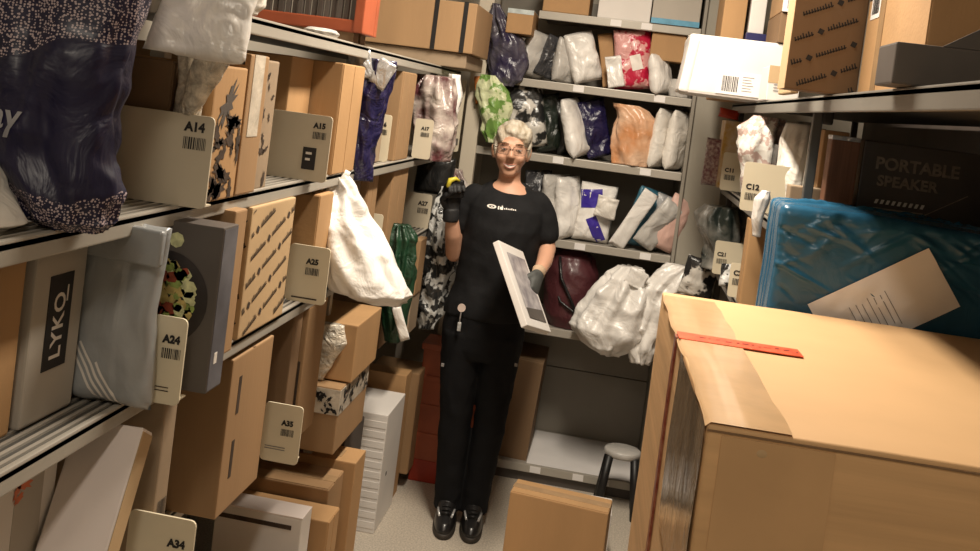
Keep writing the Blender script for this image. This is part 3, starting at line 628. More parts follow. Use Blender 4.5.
plate(t, 'tape', faceM(d, 'top'), 0.0, d[0] * 0.8, 0.03, 0.09, 0.001, TAPE)
carton('dark grey flat box behind the tall orange-brown edge', -1.05, -0.80, 3.15, 3.40, 0.0, 0.53, CHAR_CARD, seam=None)
t, d = carton('white folder-like box with a dark slit in the bottom pile', -1.0, -0.742, 2.555, 2.64, 0.0, 0.512, WHITE_CARD, seam=None)
plate(t, 'dark_slit', faceM(d, 'front'), 0.01, d[0] - 0.03, d[2] - 0.035, d[2] - 0.022, 0.001, INK_BR)
plate(t, 'lid_edge', faceM(d, 'top'), 0.0, d[0], 0.0, d[1], 0.004, PINK_CARD, 0.001)
carton('brown box right of the white slit box low on the left', -1.0, -0.70, 2.68, 2.79, 0.0, 0.46, KRAFT_O, seam='right', along='v', tape=None)
carton('orange-topped box at the bottom edge of the left pile', -1.0, -0.70, 2.20, 2.40, 0.0, 0.44, KRAFT_O, seam=None)

# ------------------------------------------------------------------ TOP LEFT SHELF
# dark dotted bag: navy with dotted bands at top and foot
m = mat('dotted_navy_poly', (0.009, 0.008, 0.034), 0.42, 0.2, 8, 0.6, 9, dist=1.2, coat=0.05, bdist=0.02); N, L, bs = nodes(m)
tc = N.new('ShaderNodeTexCoord'); vo = N.new('ShaderNodeTexVoronoi'); vo.inputs['Scale'].default_value = 250; vo.inputs['Randomness'].default_value = 0.6
L.new(tc.outputs['Object'], vo.inputs['Vector'])
lt = N.new('ShaderNodeMath'); lt.operation = 'LESS_THAN'; lt.inputs[1].default_value = 0.40; L.new(vo.outputs['Distance'], lt.inputs[0])
sx = N.new('ShaderNodeSeparateXYZ'); L.new(tc.outputs['Object'], sx.inputs[0])
nn = N.new('ShaderNodeTexNoise'); nn.inputs['Scale'].default_value = 5; L.new(tc.outputs['Object'], nn.inputs['Vector'])
ad = N.new('ShaderNodeMath'); ad.operation = 'MULTIPLY_ADD'; ad.inputs[1].default_value = 0.10; L.new(nn.outputs['Fac'], ad.inputs[0]); L.new(sx.outputs['Z'], ad.inputs[2])
xx = N.new('ShaderNodeMath'); xx.operation = 'MULTIPLY_ADD'; xx.inputs[1].default_value = -0.30; L.new(sx.outputs['X'], xx.inputs[0]); L.new(ad.outputs[0], xx.inputs[2])
g1 = N.new('ShaderNodeMath'); g1.operation = 'GREATER_THAN'; g1.inputs[1].default_value = 0.300; L.new(xx.outputs[0], g1.inputs[0])
g2 = N.new('ShaderNodeMath'); g2.operation = 'LESS_THAN'; g2.inputs[1].default_value = 0.105; L.new(ad.outputs[0], g2.inputs[0])
mxx = N.new('ShaderNodeMath'); mxx.operation = 'MAXIMUM'; L.new(g1.outputs[0], mxx.inputs[0]); L.new(g2.outputs[0], mxx.inputs[1])
ml = N.new('ShaderNodeMath'); ml.operation = 'MULTIPLY'; L.new(mxx.outputs[0], ml.inputs[0]); L.new(lt.outputs[0], ml.inputs[1])
mc = N.new('ShaderNodeMix'); mc.data_type = 'RGBA'; old = bs.inputs['Base Color'].links[0].from_socket
L.new(ml.outputs[0], mc.inputs[0]); L.new(old, mc.inputs[6]); mc.inputs[7].default_value = (0.42, 0.34, 0.36, 1); L.new(mc.outputs[2], bs.inputs['Base Color'])
RG = [(-0.86, 1.30, 1.99, 0.115, 0.08), (-0.842, 1.29, 1.85, 0.118, 0.08), (-0.836, 1.28, 1.77, 0.112, 0.07), (-0.826, 1.27, 1.72, 0.102, 0.065), (-0.814, 1.265, 1.66, 0.084, 0.06), (-0.800, 1.26, 1.60, 0.073, 0.055), (-0.780, 1.26, 1.555, 0.074, 0.055), (-0.768, 1.26, 1.515, 0.058, 0.045), (-0.757, 1.26, 1.499, 0.032, 0.03)]
t, b = sack('large dark navy plastic bag with dotted bands and pale lettering', RG, m, 47, 0.016, nseg=64, base=(-0.757, 1.26, Z2))
tree = BVHTree.FromPolygons([v.co for v in b.data.vertices], [p.vertices[:] for p in b.data.polygons])
me = text_mesh('ay', 0.052, 0.001)
bm = bmesh.new(); bm.from_mesh(me); bmesh.ops.triangulate(bm, faces=bm.faces[:]); bmesh.ops.subdivide_edges(bm, edges=bm.edges[:], cuts=2)
for v in bm.verts:
    h = tree.ray_cast(Vector((-0.093 + v.co.x, -1, 0.138 + v.co.y)), Vector((0, 1, 0)))
    v.co = (h[0] - Vector((0, 0.002, 0))) if h[0] else Vector((-0.15, 0, 0.1))
bm_obj('lettering', bm, mat('grey_white_ink', (0.30, 0.30, 0.32), 0.4, 0.1, 20), t)
sack('pale carton-coloured bag beneath the dark dotted bag', [(-0.905, 1.20, 1.60, 0.05, 0.05), (-0.885, 1.19, 1.55, 0.055, 0.05), (-0.845, 1.18, 1.51, 0.055, 0.05), (-0.84, 1.17, 1.498, 0.03, 0.03)], P_WHITE2, 49, 0.008)
t = thing('poly_mailer', 'bright white plastic mailer hanging over the top left shelf', 'parcel', (-0.688, 1.43, 1.764))
bm = pillow_bm(0.158, 0.185, 0.05, 52, 0.018, 30); o = bm_obj('hanging_half', bm, P_WHITE, t, True); o.rotation_euler = (R(-26), R(2), R(10))
bm = pillow_bm(0.165, 0.26, 0.06, 54, 0.012, 24); o = bm_obj('lying_half', bm, P_WHITE, t, True); o.location = (-0.005, 0.045, 0.140); o.rotation_euler = (R(-65), 0, R(35))
sack('crumpled tail of bubble film under the bright white mailer', [(-0.715, 1.58, 1.775, 0.03, 0.015), (-0.735, 1.59, 1.74, 0.025, 0.015), (-0.755, 1.60, 1.69, 0.016, 0.012), (-0.768, 1.61, 1.66, 0.01, 0.01)], P_CLEAR, 57, 0.012, name='bubble_film', cat='bubble film', nseg=24)
sack('small white bag beside the orange crate on the top shelf', [(-0.80, 1.80, 2.02, 0.045, 0.04), (-0.785, 1.80, 1.95, 0.042, 0.04), (-0.775, 1.80, 1.885, 0.032, 0.035), (-0.77, 1.79, 1.862, 0.022, 0.025)], P_WHITE2, 53, 0.015)
sack('pale crumpled film on the top shelf under the orange crate', [(-0.80, 2.38, 1.880, 0.03, 0.06), (-0.80, 2.38, 1.872, 0.035, 0.09), (-0.80, 2.38, 1.862, 0.03, 0.08)], P_GREYL, 55, 0.005, name='plastic_film', cat='film')
# orange crate with dark slats
t = thing('slatted_crate', 'orange framed crate with dark slats on the top left shelf', 'crate', (-0.745, 2.56, 1.888))
box('bottom_rail', -0.50, 0.0, -0.015, 0.015, 0.0, 0.035, ORANGE_PL, t, 0.004); box('corner_post', -0.022, 0.006, -0.02, 0.10, 0.0, 0.36, ORANGE_PL, t, 0.004)
box('corner_post', -0.50, -0.475, -0.02, 0.10, 0.0, 0.36, ORANGE_PL, t, 0.004); box('top_rail', -0.50, 0.0, -0.015, 0.015, 0.33, 0.365, ORANGE_PL, t, 0.004)
box('side_rail', -0.022, 0.006, 0.10, 0.13, 0.0, 0.36, ORANGE_PL, t, 0.003); box('floor_plate', -0.49, -0.01, 0.01, 0.12, 0.0, 0.02, DARK_CARD, t)
for k in range(24): box('slat', -0.472 + k * 0.0188, -0.472 + k * 0.0188 + 0.013, -0.006 + (k % 3) * 0.003, 0.012, 0.035, 0.33, (DARK_CARD, CHAR_CARD)[k % 2], t, 0.001)
for k in range(2): box('support_batten', -0.48, -0.02, -0.01 + 0.07 * k, 0.04 + 0.07 * k, -0.027, 0.0, KRAFT_D, t)
# strapped carton further along
carton('flat pale box under the carton with black straps', -1.1, -0.66, 3.80, 4.24, ZT + 0.001, 1.92, KRAFT_G, seam=None)
t, d = carton('large brown box with two black straps on the top left shelf', -1.10, -0.638, 3.78, 4.22, 1.922, 2.125, KRAFT, seam=None)
for u in (d[0] - 0.165, d[0] - 0.045):
    plate(t, 'strap', faceM(d, 'front'), u - 0.009, u + 0.009, 0.0, d[2], 0.0025, BLACK); plate(t, 'strap', faceM(d, 'top'), u - 0.009, u + 0.009, 0.0, d[1], 0.0025, BLACK)

# ================================================================== FAR SHELVES
GB = 'soft parcels on the far shelves'
YB = 4.47
# on the top boards
t, d = carton('orange-brown box on the highest far shelf', -0.44, -0.225, 4.40, 4.70, 2.187, 2.40, KRAFT_O, seam='front', along='u', tape=None)
t, d = carton('white box on the highest far shelf', -0.185, 0.055, 4.40, 4.70, 2.187, 2.42, WHITE_CARD, seam=None)
t, d = carton('grey-beige box with a blue strip along its foot on the highest far shelf', 0.06, 0.275, 4.37, 4.70, 2.187, 2.46, GREY_CARD, seam=None)
plate(t, 'blue_strip', faceM(d, 'front'), 0.0, d[0], 0.0, 0.025, 0.0012, TAPE_BLUE)
t, d = carton('small brown box with blue-white tape perched at the left end', -0.585, -0.465, 4.30, 4.54, 2.062, 2.172, KRAFT_O, seam=None)
plate(t, 'blue_white_tape', faceM(d, 'front'), 0.0, d[0], d[2] - 0.02, d[2], 0.0012, mat('blue_white_tape', (0.50, 0.56, 0.56), 0.4, 0.2, 30)); plate(t, 'blue_white_tape', faceM(d, 'top'), 0.0, d[0], 0.0, d[1], 0.0012, MATS['blue_white_tape'])
carton('plain dark carton behind the navy and grey bag', -0.60, -0.545, 4.44, 4.60, 1.868, 2.060, KRAFT_D, seam=None)
t, d = carton('small plain brown box wedged under the blue strip at the right end', 0.075, 0.23, 4.40, 4.56, 2.025, 2.148, KRAFT_O, seam=None)
# shelf 1
ZS = 1.868
sack('dark navy and grey bag spilling over the left end of the far shelf', [(-0.650, 4.345, 2.19, 0.012, 0.012), (-0.625, 4.345, 2.11, 0.032, 0.03), (-0.580, 4.37, 2.02, 0.07, 0.05), (-0.567, 4.375, 1.93, 0.085, 0.05), (-0.563, 4.36, 1.86, 0.065, 0.04), (-0.557, 4.35, 1.82, 0.028, 0.02)], plastic('navy_grey_poly', (0.02, 0.015, 0.05), 0.3, 0.9, 12, col2=(0.10, 0.09, 0.11), vscale=12), 61, 0.022, pleat=0.2)
mailer('pale grey mailer leaning right on the highest parcel shelf', -0.475, YB, ZS, 0.16, 0.215, 0.08, P_GREYL, 45, 13, seed=1)
mailer('dark grey shiny mailer third from the left on the highest parcel shelf', -0.395, YB, ZS, 0.13, 0.20, 0.06, P_DARK, 25, 16, seed=2, amp=0.018)
mailer('smooth light grey mailer in the middle of the highest parcel shelf', -0.305, YB, ZS, 0.15, 0.205, 0.07, P_GREYL, 45, 4, seed=3)
mailer('bright white mailer leaning left on the highest parcel shelf', -0.185, YB - 0.02, ZS, 0.15, 0.235, 0.09, P_WHITE, 30, -20, seed=4, amp=0.016)
mailer('yellow-brown cardboard envelope leaning beside the red bag', -0.085, YB + 0.03, ZS, 0.07, 0.255, 0.015, KRAFT_O, 5, -13, seed=5, amp=0.003, name='cardboard_envelope', cat='envelope')
t = mailer('red, pink and white printed bag on the far shelf', 0.02, YB - 0.02, ZS, 0.175, 0.275, 0.09, P_PINKRED, 5, -8, seed=6, amp=0.014,
       lab=[(0.0, 0.135, 0.05, 0.07, INK_W, 'white_print', 20)])
mailer('small white packet at the foot of the red printed bag', -0.055, YB - 0.085, ZS, 0.075, 0.145, 0.03, P_WHITE, 0, -14, seed=7)
mailer('narrow white mailer beside the red printed bag', 0.155, YB - 0.04, ZS, 0.16, 0.185, 0.075, P_WHITE, 65, -13, seed=8, amp=0.008)
sack('crumpled grey film at the right end of the far shelf', [(0.235, 4.45, 1.95, 0.03, 0.03), (0.235, 4.44, 1.91, 0.045, 0.04), (0.235, 4.44, 1.87, 0.04, 0.04)], P_GREYL, 63, 0.012, name='plastic_film', cat='film', nseg=24)
# shelf 2
ZS = 1.530
t, b = sack('green leaf-printed bag hanging at the left end of the far shelves', [(-0.632, 4.33, 1.86, 0.035, 0.02), (-0.612, 4.33, 1.79, 0.062, 0.03), (-0.594, 4.33, 1.70, 0.066, 0.035), (-0.582, 4.33, 1.62, 0.052, 0.03), (-0.575, 4.33, 1.553, 0.026, 0.02)], P_LEAF, 65, 0.018, pleat=0.15)
bm = pillow_bm(0.035, 0.13, 0.012, 9, 0.005, 8); o = bm_obj('orange_edge', bm, mat('orange_print_edge', (0.60, 0.22, 0.06), 0.4), t, True); o.location = (-0.09, -0.01, 0.17); o.rotation_euler = (0, R(-10), 0)
mailer('white bag with black print behind the woman', -0.425, YB - 0.03, ZS, 0.19, 0.30, 0.09, P_BW, 15, -13, seed=11, amp=0.016)
mailer('dark green and black mailer right of the black-printed bag', -0.325, YB + 0.02, ZS, 0.13, 0.27, 0.06, plastic('dark_green_poly', (0.012, 0.018, 0.013), 0.3, 0.8, 12), 20, -12, seed=12)
mailer('dark mailer behind the slim white one', -0.23, YB + 0.05, ZS, 0.13, 0.27, 0.06, P_BLACK, 20, -10, seed=13)
mailer('slim white mailer leaning left in the middle far shelf', -0.175, YB - 0.04, ZS, 0.18, 0.275, 0.075, P_WHITE, 68, -19, seed=14, amp=0.007)
mailer('dark navy shiny mailer left of the peach bag', -0.085, YB, ZS, 0.13, 0.27, 0.06, P_NAVY, 20, -18, seed=15, amp=0.018)
t, b = sack('peach and orange printed bag on the far shelf', [(0.0, 4.43, 1.805, 0.055, 0.04), (0.025, 4.43, 1.785, 0.075, 0.05), (0.048, 4.43, 1.745, 0.085, 0.06), (0.052, 4.43, 1.68, 0.088, 0.06), (0.050, 4.43, 1.60, 0.090, 0.06), (0.050, 4.43, 1.531, 0.080, 0.05)], P_PEACH, 92, 0.016)
mailer('left of two white padded mailers at the right end', 0.170, YB - 0.02, ZS, 0.18, 0.275, 0.075, P_WHITE2, 66, 4, seed=17, amp=0.007)
mailer('right of two white padded mailers at the right end', 0.243, YB - 0.02, ZS, 0.18, 0.275, 0.075, P_WHITE2, 66, 3, seed=18, amp=0.007)
# shelf 3
ZS = 1.149
mailer('dark grey glossy mailer beside the woman\'s shoulder', -0.335, YB, ZS, 0.13, 0.29, 0.06, P_DARK, 20, -6, seed=21, amp=0.018)
mailer('pale grey wrinkled mailer left of the violet bag', -0.255, YB - 0.02, ZS, 0.17, 0.29, 0.08, P_GREYL, 50, -4, seed=22, amp=0.016)
mailer('tall white mailer left of the violet bag', -0.185, YB - 0.03, ZS, 0.17, 0.285, 0.08, P_WHITE, 55, -7, seed=23)
t = mailer('white bag with violet-blue print on the low parcel shelf', -0.085, YB - 0.02, ZS, 0.17, 0.27, 0.08, P_WHITE, 5, 3, seed=24, amp=0.014,
       lab=[(-0.015, 0.205, 0.10, 0.085, plastic('violet_poly', (0.045, 0.025, 0.30), 0.35, 0.5, 12), 'violet_print', 8), (0.02, 0.065, 0.05, 0.12, MATS['violet_poly'], 'violet_print', 28)])
mailer('square white packet overlapping the violet bag', -0.035, YB - 0.085, ZS + 0.12, 0.10, 0.10, 0.03, P_WHITE2, 0, 8, seed=25)
mailer('long white envelope leaning right over the shelf edge', 0.035, YB - 0.09, ZS - 0.01, 0.075, 0.30, 0.03, P_WHITE, 10, 26, seed=26, amp=0.006)
mailer('teal mailer behind the long white envelope', 0.115, YB - 0.02, ZS, 0.17, 0.275, 0.07, P_TEAL, 40, 14, seed=27)
mailer('white and grey mailer right of the teal one', 0.175, YB - 0.01, ZS, 0.10, 0.26, 0.05, plastic('white_grey_poly', (0.58, 0.57, 0.55), 0.3, 0.8, 12, col2=(0.30, 0.30, 0.31), vscale=10), 10, 16, seed=28)
mailer('rolled pale grey bag slumped before the pink parcel', 0.150, YB - 0.085, ZS, 0.11, 0.25, 0.07, P_GREYL, 20, 32, seed=29, amp=0.018)
mailer('soft pink mailer at the right end of the low parcel shelf', 0.235, YB - 0.06, ZS, 0.12, 0.265, 0.06, P_PINK, 15, 20, seed=30, amp=0.006)
# shelf 4
t, b = sack('burgundy backpack on the shelf beside the held parcel', [(-0.165, 4.52, 1.10, 0.06, 0.05), (-0.155, 4.51, 1.06, 0.10, 0.09), (-0.145, 4.50, 0.99, 0.118, 0.11), (-0.140, 4.50, 0.90, 0.122, 0.12), (-0.135, 4.50, 0.80, 0.12, 0.12), (-0.13, 4.50, 0.737, 0.10, 0.10)], P_BURG, 71, 0.010, name='backpack', cat='backpack')
bm = bmesh.new(); tube(bm, [(-0.08, -0.10, 0.33), (-0.06, -0.135, 0.24), (0.0, -0.14, 0.14), (0.05, -0.13, 0.05)], 0.007, 8); bm_obj('strap', bm, P_BLACK, t, True)
bm = bmesh.new(); tube(bm, [(-0.095, -0.06, 0.20), (-0.05, -0.135, 0.13), (0.02, -0.138, 0.09), (0.09, -0.10, 0.10)], 0.006, 8); bm_obj('zip', bm, P_BLACK, t, True)
bm = bmesh.new(); tube(bm, [(-0.07, -0.02, 0.34), (-0.045, -0.025, 0.385), (-0.01, -0.025, 0.385), (0.0, -0.02, 0.35)], 0.006, 8); bm_obj('carry_loop', bm, P_BURG, t, True)
mailer('white packet behind the burgundy backpack', 0.0, 4.50, 0.737, 0.07, 0.20, 0.04, P_WHITE2, 20, 10, seed=31)
t, b = sack('crumpled white bag drooping over the far shelf edge', [(0.118, 4.30, 1.085, 0.03, 0.025), (0.112, 4.30, 1.03, 0.065, 0.06), (0.090, 4.29, 0.95, 0.105, 0.085), (0.060, 4.28, 0.86, 0.130, 0.09), (0.040, 4.27, 0.80, 0.130, 0.085), (0.055, 4.27, 0.73, 0.080, 0.06), (0.07, 4.27, 0.685, 0.025, 0.03)], P_WHITE, 73, 0.034, pleat=0.3, nseg=80)
bm = pillow_bm(0.09, 0.08, 0.02, 74, 0.010, 10); o = bm_obj('gathered_neck', bm, P_WHITE, t, True); o.location = (0.06, -0.06, 0.33); o.rotation_euler = (0, R(20), 0)
t, b = sack('second white bag with twisted handles beside the drooping one', [(0.36, 4.30, 1.125, 0.05, 0.04), (0.315, 4.30, 1.075, 0.075, 0.05), (0.27, 4.29, 1.01, 0.085, 0.06), (0.24, 4.28, 0.93, 0.075, 0.06), (0.225, 4.27, 0.85, 0.068, 0.055), (0.21, 4.27, 0.76, 0.052, 0.05), (0.215, 4.27, 0.675, 0.026, 0.03)], P_WHITE, 75, 0.030, pleat=0.3, nseg=48)
# bottom shelf
t, d = carton('brown box standing on the bottom far shelf behind the woman', -0.48, -0.245, 4.42, 4.75, 0.087, 0.56, KRAFT_D, seam=None, lean=3)
box('lit_shelf_overlay', -0.24, 0.285, 4.395, 4.86, 0.0855, 0.0870, PAPER); tag(bpy.data.objects['lit_shelf_overlay'], 'pale liner sheet added for the lit look of the bottom far shelf', 'overlay')  # pale sheet puts the lit shelf surface into colour
# step stool
t = thing('step_stool', 'small black step stool with a grey top by the far shelf', 'stool', (0.185, 4.24, 0.0))
bm = bmesh.new(); loft(bm, [(0, 0, 0.255, 0.075, 0.065), (0, 0, 0.262, 0.082, 0.072), (0, 0, 0.280, 0.082, 0.072), (0, 0, 0.286, 0.075, 0.065)], 28); bm_obj('seat', bm, P_GREYL, t, True)
for sx_, sy_ in ((-1, -1), (1, -1), (-1, 1), (1, 1)):
    bm = bmesh.new(); tube(bm, [(sx_ * 0.055, sy_ * 0.045, 0.262), (sx_ * 0.085, sy_ * 0.07, 0.0)], [0.018, 0.020], 10); bm_obj('leg', bm, BLACK, t, True)

# ================================================================== RIGHT SHELVES
GC = 'divider boards along the right shelves'
TZ = 1.867
t, d = carton('white dented box with a barcode label jutting over the right shelf', 0.195, 0.60, 3.52, 3.84, TZ, 2.083, WHITE_CARD, seam=None, bev=0.012, rz=0)
shipping_label(t, d, 'front', 0.115, 0.012, 0.16, 0.085, 4)
plate(t, 'tape', faceM(d, 'top'), 0.0, d[0], 0.12, 0.17, 0.001, TAPE_L)
bm = bmesh.new(); add_box(bm, -0.006, 0.03, -0.164, 0.10, 0.0, 0.20, 0.008); o = bm_obj('dented_flap', bm, WHITE_CARD, t); o.location = (-d[0] / 2 - 0.012, 0, 0.004); o.rotation_euler = (0, R(6), 0)
t, d = carton('cream taped box with small print before the white dented box', 0.455, 0.56, 3.28, 3.46, TZ, 1.985, WHITE_CARD, seam=None)
plate(t, 'tape', faceM(d, 'front'), 0.0, d[0], 0.06, 0.118, 0.001, KRAFT_L); lines(t, faceM(d, 'front', 0.02, 0.03, 0.0022), 0.05, 0.03, 3, INK_G, 3)
carton('thin pale board edge leaning by the patterned box', 0.405, 0.425, 2.50, 2.70, TZ, 2.0, KRAFT_L, seam=None, name='cardboard_sheet', cat='board')
carton('tall brown box standing behind the white dented box', 0.335, 0.425, 3.92, 4.2, TZ, 2.45, KRAFT_O, seam=None)
carton('white box between the tall brown box and the navy tray', 0.44, 0.50, 3.92, 4.2, TZ + 0.28, 2.45, WHITE_CARD, seam=None)
carton('dark navy tray on top of the parcels over the right shelf', 0.43, 0.60, 3.88, 4.2, TZ + 0.22, TZ + 0.278, mat('navy_card', (0.02, 0.02, 0.09), 0.4), seam=None, name='tray', cat='tray')
carton('plain box carrying the dark navy tray', 0.44, 0.62, 3.90, 4.2, TZ, TZ + 0.218, KRAFT_G, seam=None)
t, d = carton('flat brown box with a white barcode label at the top edge', 0.50, 0.72, 3.50, 3.80, 2.195, 2.30, KRAFT, seam=None); shipping_label(t, d, 'front', 0.0, 0.0, 0.14, 0.09, 8)
t, d = carton('dark flat box under the labelled flat brown box', 0.50, 0.72, 3.51, 3.82, 2.085, 2.193, KRAFT_D, seam=None)
t, d = carton('tall brown box with slanted script print and diamonds on the right shelf', 0.352, 0.512, 2.262, 2.36, TZ, 2.32, KRAFT_D, seam=None, bev=0.003)  # dark kraft stands for the shade on the side facing the viewer
plate(t, 'painted_lit_side', faceM(d, 'left'), 0.0, d[1], 0.0, d[2], 0.0008, KRAFT_L)  # lighter kraft paints this side as if lit
slanted_print(t, d, 'front', 8, INK, 0.050, 24, sz=0.85)
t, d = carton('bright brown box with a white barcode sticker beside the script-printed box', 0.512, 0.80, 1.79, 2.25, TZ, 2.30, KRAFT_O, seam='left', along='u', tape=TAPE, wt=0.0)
shipping_label(t, d, 'left', 0.03, 0.17, 0.075, 0.10, 9, bc=(0.15, 0.1, 0.75, 0.8))
plate(t, 'tape', faceM(d, 'left'), 0.11, 0.15, 0.0, d[2], 0.0032, TAPE)
t, d = carton('dark grey cut-open display tray at the front of the right shelf', 0.428, 0.615, 1.66, 1.772, TZ, 1.938, CHAR_CARD, seam=None, name='display_tray', cat='tray')
bm = bmesh.new(); V = [bm.verts.new(p) for p in ((-0.02, -d[1]/2 + 0.001, d[2]), (0.115, -d[1]/2 + 0.001, d[2]), (0.115, -d[1]/2 + 0.001, d[2] + 0.10), (0.05, -d[1]/2 + 0.001, d[2] + 0.045))]
f = bm.faces.new(V); r = bmesh.ops.extrude_face_region(bm, geom=[f]); [setattr(v, 'co', v.co + Vector((0, 0.004, 0))) for v in r['geom'] if isinstance(v, bmesh.types.BMVert)]
bm_obj('slanted_flap', bm, CHAR_CARD, t)
carton('dark brown box at the right edge of the picture', 0.705, 0.95, 1.60, 1.785, TZ, 2.25, KRAFT_D, seam='front', along='v', tape=None)
box('shade_board', 1.02, 1.03, 1.15, 4.30, 1.12, 2.3, DARK_CARD, bpy.data.objects['shelving_unit.002'])  # dark sheet added so the space behind the parcels reads as shade
# C1 row
Z5 = 1.506
mailer('small red packet under the white dented box', 0.425, 4.07, 1.792, 0.085, 0.04, 0.03, RED_PL, 0, 6, seed=41, amp=0.004); o = bpy.data.objects[[k for k in bpy.data.objects.keys() if k.startswith('poly_mailer')][-1]]
carton('yellow-white pack under the small red packet', 0.415, 0.50, 4.05, 4.2, Z5, 1.79, mat('yellow_pack', (0.50, 0.30, 0.06), 0.5, 0.5, 20, col2=(0.6, 0.5, 0.4)), seam=None)
mailer('maroon speckled bag behind the first right divider board', 0.40, 4.12, Z5 - 0.0, 0.09, 0.20, 0.05, plastic('maroon_speckle', (0.16, 0.05, 0.07), 0.4, 0.5, 20, col2=(0.45, 0.38, 0.36), vscale=70), 0, 0, seed=42)
divider('C11', 'pale divider board marked C11 on the right shelf', 0.415, 3.95, Z5, 0.12, 0.155, CREAM_CARD, lw=0.042, ty=0.46, right=False, group=GC)
sack('white crumpled bag with floral print on the right shelf', [(0.505, 3.45, 1.815, 0.04, 0.04), (0.475, 3.44, 1.77, 0.065, 0.06), (0.475, 3.44, 1.70, 0.062, 0.06), (0.495, 3.45, 1.62, 0.055, 0.06), (0.51, 3.45, 1.507, 0.05, 0.06)], P_FLORAL, 81, 0.018, pleat=0.2)
divider('C12', 'cream divider board marked C12 on the right shelf', 0.395, 3.10, Z5, 0.16, 0.155, CREAM_CARD, lw=0.045, ty=0.42, right=False, group=GC)
carton('black box behind the board marked C12', 0.515, 0.61, 3.26, 3.4, Z5, 1.725, P_BLACK, seam=None)
sack('cream plastic-wrapped roll arching behind the board marked C12', [(0.60, 3.2, 1.81, 0.025, 0.03), (0.57, 3.18, 1.80, 0.045, 0.05), (0.555, 3.16, 1.74, 0.045, 0.05), (0.55, 3.15, 1.62, 0.04, 0.05), (0.55, 3.15, 1.508, 0.04, 0.05)], P_WHITE2, 83, 0.010)
bm = bmesh.new(); tube(bm, [(0, 0, 0), (0, 0, 0.285)], 0.033, 20)
t = thing('paper_roll', 'upright white roll on the right shelf beside the orange box', 'roll', (0.60, 3.04, Z5)); bm_obj('roll', bm, P_WHITE2, t, True)
bm = bmesh.new(); tube(bm, [(0, 0, 0.2851), (0, 0, 0.287)], 0.014, 14); bm_obj('core', bm, KRAFT_D, t)
carton('bright orange-brown box between the white roll and the shelf post', 0.578, 0.65, 2.88, 2.95, Z5, 1.79, KRAFT_O, seam=None)
carton('grey-brown flat box behind the blue parcel with small print', 0.49, 0.66, 2.80, 2.86, Z5, 1.62, KRAFT_G, seam=None)
t, d = carton('reddish-brown box between the shelf post and the speaker carton', 0.565, 0.640, 2.70, 2.76, Z5, 1.765, mat('reddish_card', (0.23, 0.105, 0.06), 0.6, 0.2, 20, stretch=(6, 1, 0.3)), seam=None)
plate(t, 'silver_lid', faceM(d, 'top'), 0, d[0], 0, d[1], 0.012, P_SILVER, 0.002)
box('cable_clip', 0.508, 0.535, 2.57, 2.60, 1.80, 1.845, BLACK, None, 0.006); tag(bpy.data.objects['cable_clip'], 'black clip at the shelf post by the speaker carton', 'clip')
t, d = carton('black portable speaker carton with stencil lettering on the right shelf', 0.655, 1.0, 2.72, 2.95, Z5, 1.775, DARK_CARD, seam=None)
INK_SP = mat('sand_ink', (0.30, 0.235, 0.18), 0.6, 0.3, 60)
letter(t, faceM(d, 'front', 0.035, 0.195, 0.0015), 'PORTABLE', 0.046, INK_SP, 0.0014, spacing=1.0)
letter(t, faceM(d, 'front', 0.045, 0.150, 0.0015), 'SPEAKER', 0.040, INK_SP, 0.0014, spacing=1.02)
bm = bmesh.new()
for k in range(9):
    x = 0.045 + k * 0.015; bm.faces.new([bm.verts.new(p) for p in ((x, 0.100, 0), (x + 0.008, 0.100, 0), (x + 0.012, 0.112, 0), (x + 0.004, 0.112, 0))])
me = bpy.data.meshes.new('printed_dashes'); bm.to_mesh(me); bm.free(); link('printed_dashes', me, INK_W, t, False, faceM(d, 'front', 0, 0, 0.0015))
plate(t, 'printed_line', faceM(d, 'front', 0.045, 0.085, 0.0008), 0, 0.13, 0, 0.004, 0.0008, INK_SP)
plate(t, 'printed_line', faceM(d, 'front', 0.175, 0.080, 0.0008, 33), 0, 0.13, 0, 0.0025, 0.0008, INK_SP)
# C2 row
ZC = 1.171
sack('dark green and white bag on the lower right shelf', [(0.45, 4.02, 1.43, 0.05, 0.04), (0.44, 4.02, 1.39, 0.07, 0.06), (0.45, 4.02, 1.32, 0.062, 0.06), (0.46, 4.02, 1.26, 0.05, 0.06), (0.46, 4.02, 1.175, 0.04, 0.05)], plastic('green_white_poly', (0.025, 0.035, 0.03), 0.35, 0.7, 12, col2=(0.45, 0.43, 0.39), vscale=6), 85, 0.026, pleat=0.25)
divider('C21', 'beige divider board marked C21 under the dark green bag', 0.425, 3.90, ZC, 0.13, 0.135, CREAM_CARD, lw=0.040, ty=0.52, right=False, group=GC)
divider('C22', 'beige divider board marked C22 low beside the orange-lit box', 0.435, 3.42, ZC - 0.0, 0.12, 0.12, CREAM_CARD, lw=0.045, ty=0.62, right=False, group=GC)
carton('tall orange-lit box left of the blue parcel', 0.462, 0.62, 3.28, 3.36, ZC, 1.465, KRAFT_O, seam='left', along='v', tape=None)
mailer('crumpled white bag with black print by the column', 0.385, 4.10, 1.02, 0.14, 0.17, 0.07, P_BW, 0, 10, seed=43, amp=0.02); 
carton('low box supporting the black-printed bag by the column', 0.31, 0.45, 4.03, 4.2, 0.0, 1.018, KRAFT_G, seam=None)
mailer('small white packet wedged before the board marked C22', 0.47, 3.62, ZC, 0.09, 0.085, 0.05, P_CAMO, 10, 0, seed=44, amp=0.014)

